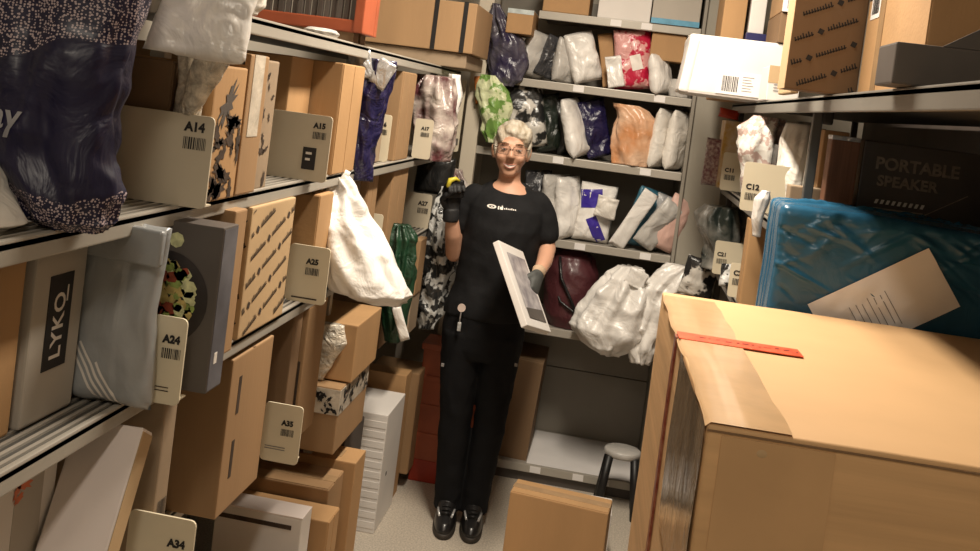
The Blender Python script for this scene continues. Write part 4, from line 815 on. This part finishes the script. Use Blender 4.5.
# ------------------------------------------------------------------ blue film-wrapped parcel
t = thing('wrapped_parcel', 'large parcel wrapped in shiny blue plastic film with a white document', 'parcel', (0.715, 2.45, 1.172), -2)
bm = bmesh.new(); add_box(bm, -0.318, 0.34, -0.145, 0.14, 0.0, 0.425, 0.022, 3)
bmesh.ops.subdivide_edges(bm, edges=[e for e in bm.edges if e.calc_length() > 0.1], cuts=110, use_grid_fill=True)
bmesh.ops.triangulate(bm, faces=[f for f in bm.faces if len(f.verts) > 4])
bm.normal_update()
rnd = random.Random(21); CR = []
for k in range(80):
    CR.append((rnd.uniform(-0.33, 0.34), rnd.choice((rnd.uniform(0.02, 0.42), rnd.uniform(0.34, 0.44))), R(rnd.choice((-28, -22, -35, -12, 18, 40)) + rnd.uniform(-9, 9)), rnd.uniform(0.03, 0.14), rnd.uniform(0.0035, 0.008), rnd.uniform(0.003, 0.009) * rnd.choice((1, 1, -0.7))))
def crease(x, z):
    d_ = 0.0
    for cx, cz, an, ln, wd, am in CR:
        a_, b_ = (x - cx) * math.cos(an) + (z - cz) * math.sin(an), -(x - cx) * math.sin(an) + (z - cz) * math.cos(an)
        if abs(a_) < ln and abs(b_) < wd * 3: d_ += am * (1 - abs(a_) / ln) * max(0, 1 - abs(b_) / wd / 1.6)
    return d_
for v in bm.verts:
    n_ = v.normal.copy(); p = v.co.copy()
    dd = 0.007 * wr(p, 4, 3, 2) + (crease(p.x, p.z) if abs(n_.y) > 0.5 else crease(p.x, 0.425 - p.y * 0.8))
    if p.z < 0.03: dd = min(dd, 0.0) * 0.3
    v.co += n_ * dd - Vector((0, 0, 0.03 * max(0, p.x) * (p.z > 0.35)))
tree = BVHTree.FromBMesh(bm)
bm_obj('film', bm, P_BLUE, t, True)
dl = decal(t, tree, 'document', -0.065, 0.225, 0.30, 0.150, PAPER, 35, n=14, off=0.006)
for k in range(7): decal(t, tree, 'document_print', -0.115 + k * 0.012, 0.185 - 0.011 + k * 0.0085 + 0.002 * (k % 2), 0.0018, 0.085 - 0.006 * (k % 3), INK_G, 35, n=4, off=0.0075)
sack('white plastic corner poking out left of the blue parcel', [(0.398, 2.62, 1.605, 0.010, 0.012), (0.390, 2.62, 1.58, 0.018, 0.02), (0.385, 2.62, 1.53, 0.014, 0.02), (0.39, 2.62, 1.48, 0.01, 0.01)], P_WHITE, 91, 0.008, nseg=32)

# ------------------------------------------------------------------ big carton in front
BW_, BD_, BH_ = 0.78, 0.945, 1.36
t = thing('cardboard_box', 'huge cardboard box in the right foreground with red and clear tape', 'box', (0.152 + BW_ / 2, 1.787, 0.0), 1.5); t['_m'] = 'kraft_big'; d = (BW_, BD_, BH_)
bm = bmesh.new(); add_box(bm, -BW_/2, BW_/2, -BD_/2, BD_/2, 0, BH_, 0.006, 3)
bmesh.ops.subdivide_edges(bm, edges=[e for e in bm.edges if e.calc_length() > 0.3], cuts=16, use_grid_fill=True)
for v in bm.verts:
    p = v.co.copy(); v.co += Vector((0.0012 * wr(p, 5, 1), 0.0012 * wr(p, 5, 2), 0.0014 * wr(p, 6, 3) * (p.z > 0.1)))
bm_obj('body', bm, KRAFT_BIG, t, True)
def sheet_on(parent, name, pts, m, th=0.0012, sub=6, amp=0.0012, seed=1):
    """thin tape sheet: quad strip through rows of (left, right) points"""
    bm = bmesh.new(); rows = []
    for a, b in pts:
        a, b = Vector(a), Vector(b); rows.append([bm.verts.new(a.lerp(b, k / sub) ) for k in range(sub + 1)])
    for A, B in zip(rows, rows[1:]):
        for k in range(sub): bm.faces.new((A[k], A[k + 1], B[k + 1], B[k]))
    bm.normal_update()
    for v in bm.verts: v.co += v.normal * 0
    return bm_obj(name, bm, m, parent, True)
hw, hd = BW_ / 2, BD_ / 2; e = 0.0026
CLEAR = mat('clear_tape', (0.62, 0.395, 0.205), 0.30, 0.08, 20, 0.06, 22, dist=1.5, coat=0.6, bdist=0.004)
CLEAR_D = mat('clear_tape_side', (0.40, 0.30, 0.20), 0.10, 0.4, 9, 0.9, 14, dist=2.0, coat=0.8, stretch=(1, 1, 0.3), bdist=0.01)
# clear tape along the left top edge, folded down the left side
def xs(y): return -hw + 0.10 + 0.05 * (0.5 - y / BD_) ** 2
def tape_strip(name, m, prof, y0, y1, n=18, seed=1, edge=0.0):
    """prof: list of (x, z) across the strip; runs along y"""
    rows = []
    for k in range(n + 1):
        y = y0 + (y1 - y0) * k / n
        rows.append([(x + (0.001 * wr((y, x, 0), 20, seed) if 0 < i < len(prof) - 1 else edge * wr((y, i, 1), 9, seed)), y, z) for i, (x, z) in enumerate(prof)])
    bm = bmesh.new(); V = [[bm.verts.new(p) for p in r_] for r_ in rows]
    for A, B in zip(V, V[1:]):
        for k in range(len(A) - 1): bm.faces.new((A[k], A[k + 1], B[k + 1], B[k]))
    return bm_obj(name, bm, m, t, True)
tape_strip('clear_tape', CLEAR, [(-hw + 0.115, BH_ + e), (-hw + 0.06, BH_ + e), (-hw + 0.004, BH_ + e), (-hw - e, BH_ - 0.004)], -hd + 0.002, hd - 0.05, 18, 3, 0.008)
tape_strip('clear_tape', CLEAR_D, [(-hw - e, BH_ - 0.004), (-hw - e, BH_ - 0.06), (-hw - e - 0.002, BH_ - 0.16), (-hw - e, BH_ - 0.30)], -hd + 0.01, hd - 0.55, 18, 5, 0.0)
# red printed tape across the top, going on down the left side as a dark red line
yT = 0.035
tp = plate(t, 'red_tape', Matrix.Translation((-hw, yT - 0.034, BH_ + e + 0.0003)), 0.0, 0.225, 0.0, 0.056, 0.001, TAPE_RED)
rnd = random.Random(6); bm = bmesh.new(); x = 0.04
while x < 0.22:
    w0 = rnd.uniform(0.004, 0.014); yy = 0.024 + rnd.uniform(-0.006, 0.006); h0 = rnd.uniform(0.004, 0.010)
    bm.faces.new([bm.verts.new(p) for p in ((x, yy, 0.0016), (x + w0, yy + 0.002, 0.0016), (x + w0, yy + h0, 0.0016), (x, yy + h0 * 0.7, 0.0016))]); x += w0 + rnd.uniform(0.002, 0.012)
bm_obj('tape_print', bm, mat('dark_red_ink', (0.25, 0.03, 0.015), 0.5), tp)
plate(t, 'red_tape', faceM(d, 'left'), hd - yT - 0.014, hd - yT + 0.014, 0.0, BH_, 0.0042, TAPE_MAROON)
# taped joint along the top front edge and its dented flap line
plate(t, 'edge_fold', faceM(d, 'front'), 0.0, BW_, BH_ - 0.009, BH_ - 0.0065, 0.0024, KRAFT_D)
bm = bmesh.new(); ell(bm, (0, 0, 0), (0.009, 0.002, 0.007)); o = bm_obj('torn_dent', bm, KRAFT_L, t, True); o.location = (-hw + 0.075, -hd - 0.001, BH_ - 0.028)
plate(t, 'tape', faceM(d, 'front'), 0.02, 0.17, 0.0, BH_ - 0.012, 0.0022, mat('faint_tape', (0.56, 0.345, 0.17), 0.5, 0.08, 6, coat=0.2))
# small carton on the floor
t, d = carton('plain brown box on the aisle floor beside the huge box', -0.225, 0.135, 3.385, 3.51, 0.0, 0.35, KRAFT_O, rz=-6, seam='top', along='u', tape=TAPE, wt=0.04)
carton('white box behind the plain brown box on the aisle floor', 0.03, 0.15, 3.62, 3.78, 0.0, 0.24, WHITE_CARD, seam=None)

# ================================================================== THE WOMAN
SKIN = mat('skin', (0.56, 0.31, 0.205), 0.5, 0.08, 10, 0.05, 80, spec=0.4, bdist=0.002)
CLOTH = mat('black_cloth', (0.011, 0.011, 0.012), 0.85, 0.25, 12, 0.3, 60, spec=0.2, bdist=0.004)
CLOTH2 = mat('black_trouser_cloth', (0.007, 0.007, 0.008), 0.85, 0.25, 12, 0.3, 60, spec=0.2, bdist=0.004)
HAIR = mat('grey_hair', (0.60, 0.55, 0.46), 0.5, 0.3, 30, 0.35, 60, stretch=(1.6, 0.4, 0.8), col2=(0.34, 0.28, 0.20), bdist=0.01)
GLOVE = mat('black_glove', (0.018, 0.018, 0.019), 0.6, 0.3, 20, 0.4, 60, bdist=0.003)
GLOVE_G = mat('grey_glove', (0.075, 0.078, 0.075), 0.7, 0.2, 20, 0.4, 60, bdist=0.003)
W = thing('person', 'smiling person with short grey hair and glasses in black work clothes holding a parcel', 'person', (-0.475, 3.84, 0.0), 6.7)
HX = 0.040                                    # head centre
bm = bmesh.new()
# head
ell(bm, (HX + 0.004, 0.018, 1.588), (0.071, 0.088, 0.084)); ell(bm, (HX, -0.012, 1.545), (0.063, 0.070, 0.088))
ell(bm, (HX, -0.020, 1.498), (0.048, 0.055, 0.045)); ell(bm, (HX, -0.052, 1.470), (0.028, 0.024, 0.021))
for s in (-1, 1):
    ell(bm, (HX + s * 0.034, -0.054, 1.529), (0.025, 0.024, 0.021)); ell(bm, (HX + s * 0.026, -0.068, 1.586), (0.022, 0.010, 0.008))
    ell(bm, (HX + s * 0.073, 0.008, 1.545), (0.010, 0.020, 0.032), (0, s * 8, 0))
limb(bm, [(HX, -0.082, 1.572), (HX, -0.099, 1.537)], [0.009, 0.0125]); ell(bm, (HX - 0.012, -0.092, 1.532), (0.008, 0.009, 0.007)); ell(bm, (HX + 0.012, -0.092, 1.532), (0.008, 0.009, 0.007))
# neck, chest
limb(bm, [(HX + 0.004, 0.015, 1.52), (0.046, 0.018, 1.44), (0.048, 0.022, 1.38)], [0.044, 0.046, 0.060])
loft(bm, [(0.048, 0.015, 1.425, 0.05, 0.05), (0.048, 0.01, 1.40, 0.088, 0.066), (0.048, 0.005, 1.37, 0.125, 0.075), (0.048, 0.0, 1.30, 0.145, 0.088), (0.045, 0.0, 1.18, 0.135, 0.088), (0.035, 0.0, 1.02, 0.12, 0.08), (0.022, 0.0, 0.90, 0.145, 0.09), (0.02, 0, 0.80, 0.15, 0.095)], 28)
# legs (inside the trousers), feet
for s, ax in ((-1, -0.034), (1, 0.072)):
    limb(bm, [(0.02 + s * 0.075, 0.0, 0.84), (0.02 + s * 0.065, -0.005, 0.46), (ax, 0.015, 0.09)], [0.072, 0.048, 0.036]); limb(bm, [(ax, 0.03, 0.05), (ax, -0.10, 0.035)], [0.035, 0.028])
# right arm (raised), left arm (holding)
limb(bm, [(-0.085, 0.01, 1.335), (-0.125, 0.02, 1.22), (-0.140, 0.015, 1.105)], [0.042, 0.039, 0.036])
limb(bm, [(-0.140, 0.015, 1.105), (-0.152, -0.045, 1.19), (-0.168, -0.085, 1.285)], [0.036, 0.034, 0.025])
limb(bm, [(-0.168, -0.085, 1.285), (-0.172, -0.092, 1.33)], [0.020, 0.016])
limb(bm, [(0.175, 0.01, 1.335), (0.218, 0.015, 1.26), (0.236, 0.01, 1.175)], [0.042, 0.038, 0.035])
limb(bm, [(0.238, 0.01, 1.175), (0.228, -0.07, 1.135), (0.208, -0.145, 1.095)], [0.035, 0.033, 0.024])
limb(bm, [(0.208, -0.145, 1.095), (0.202, -0.168, 1.080)], [0.020, 0.015])
body = fuse('body', bm, 0.0055, SKIN, W, 5)
# face
for s in (-1, 1):
    bm = bmesh.new(); ell(bm, (HX + s * 0.030, -0.0745, 1.5625), (0.0115, 0.0072, 0.0040)); ey = bm_obj('eye', bm, mat('eye_white', (0.62, 0.56, 0.52), 0.25, 0.05, 20), W, True)
    bm = bmesh.new(); ell(bm, (HX + s * 0.030, -0.0800, 1.5622), (0.0044, 0.0026, 0.0038)); bm_obj('iris', bm, mat('iris', (0.05, 0.045, 0.04), 0.2, 0.1, 20), ey, True)
    bm = bmesh.new(); tube(bm, [(HX + s * 0.016, -0.0790, 1.5645), (HX + s * 0.030, -0.0815, 1.5672), (HX + s * 0.044, -0.0730, 1.5630)], [0.002, 0.0034, 0.002], 8); bm_obj('eyelid', bm, mat('lid_skin', (0.42, 0.21, 0.14), 0.5), W, True)
    bm = bmesh.new(); tube(bm, [(HX + s * 0.013, -0.0795, 1.5855), (HX + s * 0.030, -0.0805, 1.5895), (HX + s * 0.047, -0.0685, 1.5850)], [0.0014, 0.0022, 0.0012], 8); bm_obj('eyebrow', bm, mat('brow_hair', (0.34, 0.24, 0.16), 0.6, 0.2, 40), W, True)
MT = [k / 6 - 1 for k in range(13)]
def mouth_y(u): return -0.0852 + 0.0130 * u * u
pts = [(HX + 0.028 * u, mouth_y(u) + 0.0012, 1.4890 + 0.0175 * abs(u) ** 2.0) for u in MT]
up = [(HX + 0.028 * u, mouth_y(u) - 0.0004, 1.5020 + 0.0045 * abs(u) ** 2.0) for u in MT]
LIP = mat('lip_skin', (0.46, 0.18, 0.14), 0.4, 0.1, 20)
bm = bmesh.new(); tube(bm, up, [0.0006 + 0.0014 * (1 - u * u) for u in MT], 8); bm_obj('upper_lip', bm, LIP, W, True)
bm = bmesh.new(); tube(bm, pts, [0.0006 + 0.0022 * (1 - u * u) for u in MT], 8); bm_obj('lower_lip', bm, LIP, W, True)
bm = bmesh.new(); a = [bm.verts.new(Vector(p) + Vector((0, 0.0002, 0))) for p in up]; b = [bm.verts.new(Vector(p) + Vector((0, -0.0010, 0.0005))) for p in pts]
for k in range(12): bm.faces.new((a[k], a[k + 1], b[k + 1], b[k]))
bmesh.ops.solidify(bm, geom=bm.faces[:], thickness=0.0015); bm_obj('teeth', bm, mat('teeth', (0.85, 0.78, 0.70), 0.25, 0.03, 30), W, True)
# hair: short, brushed to one side
bm = bmesh.new()
ell(bm, (HX + 0.005, 0.024, 1.603), (0.077, 0.090, 0.079)); ell(bm, (HX + 0.006, 0.050, 1.555), (0.072, 0.064, 0.078)); ell(bm, (HX + 0.010, -0.034, 1.636), (0.056, 0.040, 0.027), (18, 8, 0))
ell(bm, (HX + 0.053, -0.018, 1.612), (0.023, 0.046, 0.044), (0, 12, 0)); ell(bm, (HX - 0.046, -0.018, 1.612), (0.021, 0.044, 0.042), (0, -12, 0))
ell(bm, (HX + 0.070, 0.014, 1.570), (0.012, 0.038, 0.050)); ell(bm, (HX - 0.064, 0.012, 1.568), (0.013, 0.038, 0.052)); ell(bm, (HX + 0.024, -0.056, 1.620), (0.038, 0.014, 0.014), (10, 22, 10))
def hairdisp(p):
    q = Vector((p.x * 60 + p.z * 20, p.y * 14, p.z * 40)); return 0.0022 * noise.noise(q) + 0.0012 * noise.noise(q * 2.3)
fuse('hair', bm, 0.003, HAIR, W, 9, hairdisp)
# glasses
FR = mat('spectacle_frame', (0.06, 0.04, 0.035), 0.3, 0.1, 20, metal=0.5)
bm = bmesh.new()
for s in (-1, 1):
    c = Vector((HX + s * 0.0315, -0.096, 1.5600)); L_ = []
    for k in range(20):
        a = 2 * math.pi * k / 20; x, z = math.cos(a), math.sin(a)
        xx_ = 0.0265 * math.copysign(abs(x) ** 0.6, x); L_.append(c + Vector((xx_, 0.010 * (abs(xx_ + s * 0.03) / 0.056) ** 2, 0.0175 * math.copysign(abs(z) ** 0.6, z))))
    tube(bm, L_, 0.0010, 6, closed=True)
    tube(bm, [c + Vector((s * 0.0265, 0.010, 0.006)), (HX + s * 0.070, -0.05, 1.567), (HX + s * 0.078, 0.01, 1.568)], 0.0016, 6)
tube(bm, [(HX - 0.006, -0.0995, 1.564), (HX, -0.102, 1.567), (HX + 0.006, -0.0995, 1.564)], 0.0016, 6)
gl = bm_obj('glasses', bm, FR, W, True)
LENS = mat('lens_glass', (0.5, 0.45, 0.4), 0.05, 0.0, 5, alpha=0.05, spec=0.2)
for s in (-1, 1):
    bm = bmesh.new(); V = [bm.verts.new((HX + s * 0.0315 + 0.0255 * math.copysign(abs(math.cos(a)) ** 0.6, math.cos(a)), -0.097 + 0.004 * (s * math.cos(a) > 0) * abs(math.cos(a)), 1.56 + 0.0165 * math.copysign(abs(math.sin(a)) ** 0.6, math.sin(a)))) for a in [2 * math.pi * k / 20 for k in range(20)]]
    bm.faces.new(V); bm_obj('lens', bm, LENS, gl)
# t-shirt
bm = bmesh.new()
loft(bm, [(0.018, 0.0, 0.868, 0.170, 0.112), (0.020, 0, 0.90, 0.168, 0.112), (0.030, 0.0, 1.00, 0.150, 0.106), (0.040, -0.004, 1.12, 0.152, 0.110), (0.048, -0.008, 1.24, 0.158, 0.118), (0.050, -0.004, 1.32, 0.158, 0.108), (0.050, 0.004, 1.365, 0.142, 0.090, 0.05), (0.049, 0.010, 1.395, 0.108, 0.072, 0.16), (0.048, 0.012, 1.412, 0.080, 0.062, 0.30), (0.047, 0.014, 1.414, 0.070, 0.058, 0.34)], 36)
limb(bm, [(-0.080, 0.008, 1.350), (-0.108, 0.014, 1.30), (-0.128, 0.018, 1.235)], [0.052, 0.055, 0.054])
limb(bm, [(0.175, 0.008, 1.350), (0.202, 0.012, 1.30), (0.222, 0.014, 1.235)], [0.052, 0.055, 0.054])
def clothdisp(p): return 0.004 * ridge((p.x, p.y, p.z * 0.7), 9, 3) + 0.003 * noise.noise(Vector(p) * 22)
ts = fuse('t_shirt', bm, 0.006, CLOTH, W, 3, clothdisp)
tree = BVHTree.FromPolygons([v.co for v in ts.data.vertices], [p.vertices[:] for p in ts.data.polygons])
lg = bmesh.new()
def logo_quad(x0, x1, z0, z1, n=6):
    for k in range(n):
        xa, xb = x0 + (x1 - x0) * k / n, x0 + (x1 - x0) * (k + 1) / n
        P_ = []
        for x, z in ((xa, z0), (xb, z0), (xb, z1), (xa, z1)):
            h = tree.ray_cast(Vector((x, -0.5, z)), Vector((0, 1, 0))); P_.append(h[0] - Vector((0, 0.0015, 0)))
        lg.faces.new([lg.verts.new(p) for p in P_])
for k in range(16):
    a_ = 2 * math.pi * k / 16; cx_, cz_ = -0.010 + 0.015 * math.cos(a_), 1.330 + 0.0058 * math.sin(a_); logo_quad(cx_ - 0.0034, cx_ + 0.0034, cz_ - 0.0018, cz_ + 0.0018, 1)
logo_quad(-0.014, -0.006, 1.3285, 1.3315)
logo_quad(0.015, 0.020, 1.3225, 1.335); logo_quad(0.023, 0.036, 1.3235, 1.333); logo_quad(0.030, 0.034, 1.3225, 1.3385)
for k in range(7): logo_quad(0.040 + k * 0.0072, 0.0440 + k * 0.0072, 1.3255, 1.330 + 0.002 * (k % 3 == 1))
bm_obj('chest_logo', lg, INK_W, ts)
# trousers
bm = bmesh.new()
loft(bm, [(0.02, 0.0, 0.935, 0.145, 0.098), (0.02, 0.0, 0.88, 0.158, 0.106), (0.02, 0.004, 0.80, 0.170, 0.114), (0.02, 0.004, 0.74, 0.166, 0.112), (0.02, 0.004, 0.70, 0.155, 0.100)], 32)
for s, ax, kx in ((-1, -0.034, -0.050), (1, 0.074, 0.096)):
    loft(bm, [(0.02 + s * 0.078, 0.002, 0.80, 0.088, 0.104), (0.02 + s * 0.076, 0.0, 0.66, 0.080, 0.092), (kx, -0.004, 0.47, 0.066, 0.074), (ax * 0.5 + kx * 0.5, 0.004, 0.28, 0.060, 0.068), (ax, 0.01, 0.10, 0.056, 0.068), (ax, 0.008, 0.062, 0.057, 0.074)], 24)
def troudisp(p): return 0.005 * ridge((p.x * 0.9, p.y, p.z * 0.8), 8, 9) + 0.003 * noise.noise(Vector(p) * 18)
fuse('trousers', bm, 0.006, CLOTH2, W, 4, troudisp)
for (px_, pz_) in ((-0.125, 0.66), (0.168, 0.70)): box('pocket_patch', px_ - 0.006, px_ + 0.006, -0.085, -0.075, pz_, pz_ + 0.012, INK_G, W, 0.001)
# badge reel at the waist
bd = bmesh.new(); r_ = bmesh.ops.create_cone(bd, cap_ends=True, segments=20, radius1=0.016, radius2=0.016, depth=0.008, matrix=Matrix.Translation((-0.077, -0.121, 0.915)) @ Matrix.Rotation(R(90), 4, 'X'))
br = bm_obj('badge_reel', bd, mat('reel_pale', (0.62, 0.50, 0.44), 0.35, 0.1, 20), W, False)
bm = bmesh.new(); tube(bm, [(-0.077, -0.122, 0.90), (-0.078, -0.124, 0.872), (-0.077, -0.124, 0.858)], 0.003, 6); bm_obj('cord', bm, INK_G, br)
box('key_tag', -0.085, -0.070, -0.128, -0.122, 0.822, 0.858, P_SILVER, br, 0.003)
# shoes
for ax in (-0.036, 0.073):
    bm = bmesh.new()
    loft(bm, [(ax, -0.045, 0.018, 0.043, 0.128), (ax, -0.045, 0.034, 0.045, 0.130), (ax, -0.040, 0.055, 0.042, 0.118), (ax, -0.022, 0.078, 0.038, 0.088), (ax, -0.004, 0.105, 0.036, 0.060), (ax, 0.006, 0.125, 0.034, 0.048)], 28, 2.3)
    sh = fuse('shoe', bm, 0.005, mat('shoe_leather', (0.014, 0.013, 0.013), 0.3, 0.2, 12, coat=0.2), W, 3)
    bm = bmesh.new(); loft(bm, [(ax, -0.045, 0.0, 0.044, 0.130), (ax, -0.045, 0.004, 0.047, 0.134), (ax, -0.045, 0.018, 0.047, 0.134), (ax, -0.045, 0.022, 0.043, 0.128)], 28, 2.4); bm_obj('sole', bm, mat('shoe_sole', (0.035, 0.028, 0.022), 0.6, 0.1, 12), sh, True)
    for s in (-1, 1):
        bm = bmesh.new(); tube(bm, [(ax + s * 0.024, -0.120, 0.070), (ax + s * 0.034, -0.080, 0.086)], 0.0048, 8); bm_obj('reflective_strip', bm, P_SILVER, sh, True)
    bm = bmesh.new()
    for k in range(4): tube(bm, [(ax - 0.018, -0.115 + k * 0.018, 0.080 + 0.006 * k), (ax, -0.119 + k * 0.018, 0.086 + 0.007 * k), (ax + 0.018, -0.115 + k * 0.018, 0.080 + 0.006 * k)], 0.003, 6)
    bm_obj('laces', bm, BLACK, sh, True)
# gloved hands: frame origin at the wrist, z along the fingers, y where the palm faces, x towards the thumb
def hand_bm(M, curl, thumb, lens=(0.066, 0.076, 0.082, 0.074), rad=0.0098, spread=0.010):
    bm = bmesh.new()
    loft(bm, [(0, 0, -0.03, 0.029, 0.025), (0, 0, 0.0, 0.030, 0.024), (0, 0, 0.03, 0.039, 0.020), (0, 0, 0.065, 0.043, 0.017), (0, 0, 0.092, 0.041, 0.014), (0, 0, 0.100, 0.034, 0.010)], 24)
    for k in range(4):
        x = -0.031 + k * 0.0207; p = Vector((x, 0, 0.088)); a = 0.0; P_ = [p.copy()]; Ra = [rad * 1.08]
        for sgi, fr in enumerate((0.46, 0.30, 0.24)):
            a += R(curl[k][sgi]); p = p + Vector((math.tan(R(spread * (k - 1.5) * 10)) * 0.1, math.sin(a), math.cos(a))).normalized() * lens[k] * fr; P_.append(p.copy()); Ra.append(rad * (1.0, 0.93, 0.82)[sgi])
        limb(bm, P_, Ra, 10)
    limb(bm, [(0.028, 0.004, 0.022), *thumb], [0.016, 0.0125, 0.0115, 0.0095], 10)
    bmesh.ops.transform(bm, matrix=M, verts=bm.verts[:])
    return bm
def frame(o, z, y):
    z = Vector(z).normalized(); y = Vector(y); y = (y - z * y.dot(z)).normalized(); x = y.cross(z)
    return Matrix(((x.x, y.x, z.x, o[0]), (x.y, y.y, z.y, o[1]), (x.z, y.z, z.z, o[2]), (0, 0, 0, 1)))
# raised right hand, palm to the viewer, closed around a small scanner
MR = frame((-0.169, -0.088, 1.292), (-0.06, -0.10, 1), (0.45, -1, 0))
g = hand_bm(MR, [(48, 62, 40)] * 4, [(0.048, 0.020, 0.050), (0.040, 0.042, 0.072), (0.022, 0.050, 0.082)])
gr = fuse('glove', g, 0.0045, GLOVE, W, 2)
bm = bmesh.new(); loft(bm, [(0, 0, -0.045, 0.030, 0.027), (0, 0, -0.035, 0.033, 0.029), (0, 0, 0.0, 0.033, 0.027), (0, 0, 0.01, 0.030, 0.024)], 24); bmesh.ops.transform(bm, matrix=MR, verts=bm.verts[:]); bm_obj('cuff', bm, GLOVE, gr, True)
# left hand on the edge of the parcel
MLh = frame((0.205, -0.150, 1.092), (-0.10, -0.50, -0.45), (-0.9, 0.15, -0.25))
g = hand_bm(MLh, [(30, 35, 22)] * 4, [(0.044, 0.018, 0.050), (0.042, 0.034, 0.074), (0.036, 0.040, 0.092)])
gl2 = fuse('glove', g, 0.0045, GLOVE_G, W, 2); gl2['label'] = 'dark grey glove on the parcel'
bm = bmesh.new(); loft(bm, [(0, 0, -0.030, 0.026, 0.025), (0, 0, -0.024, 0.030, 0.027), (0, 0, -0.004, 0.031, 0.026), (0, 0, 0.002, 0.028, 0.024)], 24); bmesh.ops.transform(bm, matrix=MLh, verts=bm.verts[:]); bm_obj('cuff', bm, mat('cream_cuff', (0.50, 0.36, 0.24), 0.8, 0.1, 20), gl2, True)
# scanner held in the raised hand
bpy.context.view_layer.update()
Ww = W.matrix_world.copy()
t = thing('handheld_scanner', 'small black and yellow scanner held in the raised gloved hand', 'scanner'); t.matrix_world = Ww @ MR @ Matrix.Translation((0.0, 0.030, 0.075))
bm = bmesh.new(); add_box(bm, -0.036, 0.036, -0.012, 0.012, -0.02, 0.055, 0.010, 3); bm_obj('housing', bm, BLACK, t, True)
bm = bmesh.new()
tube(bm, [(0.030, 0.013, 0.010), (0.036, 0.014, 0.035), (0.028, 0.014, 0.056), (0.005, 0.013, 0.062), (-0.012, 0.012, 0.052)], [0.005, 0.010, 0.011, 0.008, 0.004], 10); bm_obj('yellow_trim', bm, mat('yellow_plastic', (0.62, 0.52, 0.05), 0.35, 0.1, 20), t, True)
box('window', -0.020, 0.016, 0.0115, 0.0135, 0.005, 0.035, mat('scan_window', (0.03, 0.03, 0.035), 0.08), t, 0.002)
# the flat parcel she holds
t = thing('flat_parcel', 'flat white parcel with a grey picture label held against the hip', 'parcel')
t.matrix_world = Matrix(((0.32674, -0.82161, -0.46712, -0.28582), (0.90684, 0.13331, 0.39984, 3.5624), (-0.26624, -0.55424, 0.78863, 1.06722), (0, 0, 0, 1)))
sgn = 1                                                             # local +y or -y that faces the viewer
nv = Vector((-0.82161, 0.13331, -0.55424)); 
if nv.dot(Vector((0, 0, 1.76)) - t.matrix_world.translation) < 0: sgn = -1
box('body', -0.12, 0.12, -0.026 if sgn > 0 else 0.0, 0.0 if sgn > 0 else 0.026, -0.17, 0.17, WHITE_CARD, t, 0.003)
s_ = sgn * 0.0012
bm = bmesh.new(); q = [(-0.075, s_, -0.10), (0.10, s_, -0.10), (0.10, s_, 0.13), (-0.075, s_, 0.13)]; bm.faces.new([bm.verts.new(p) for p in q]); bm_obj('picture_label', bm, mat('grey_picture', (0.50, 0.47, 0.47), 0.4, 0.2, 20, col2=(0.22, 0.20, 0.22)), t)
bm = bmesh.new(); q = [(-0.070, s_ * 2, -0.135), (0.095, s_ * 2, -0.135), (0.095, s_ * 2, -0.085), (-0.070, s_ * 2, -0.095)]; bm.faces.new([bm.verts.new(p) for p in q]); bm_obj('dark_print', bm, CHAR_CARD, t)
for o in list(bpy.data.objects):
    if '_m' in o: del o['_m']
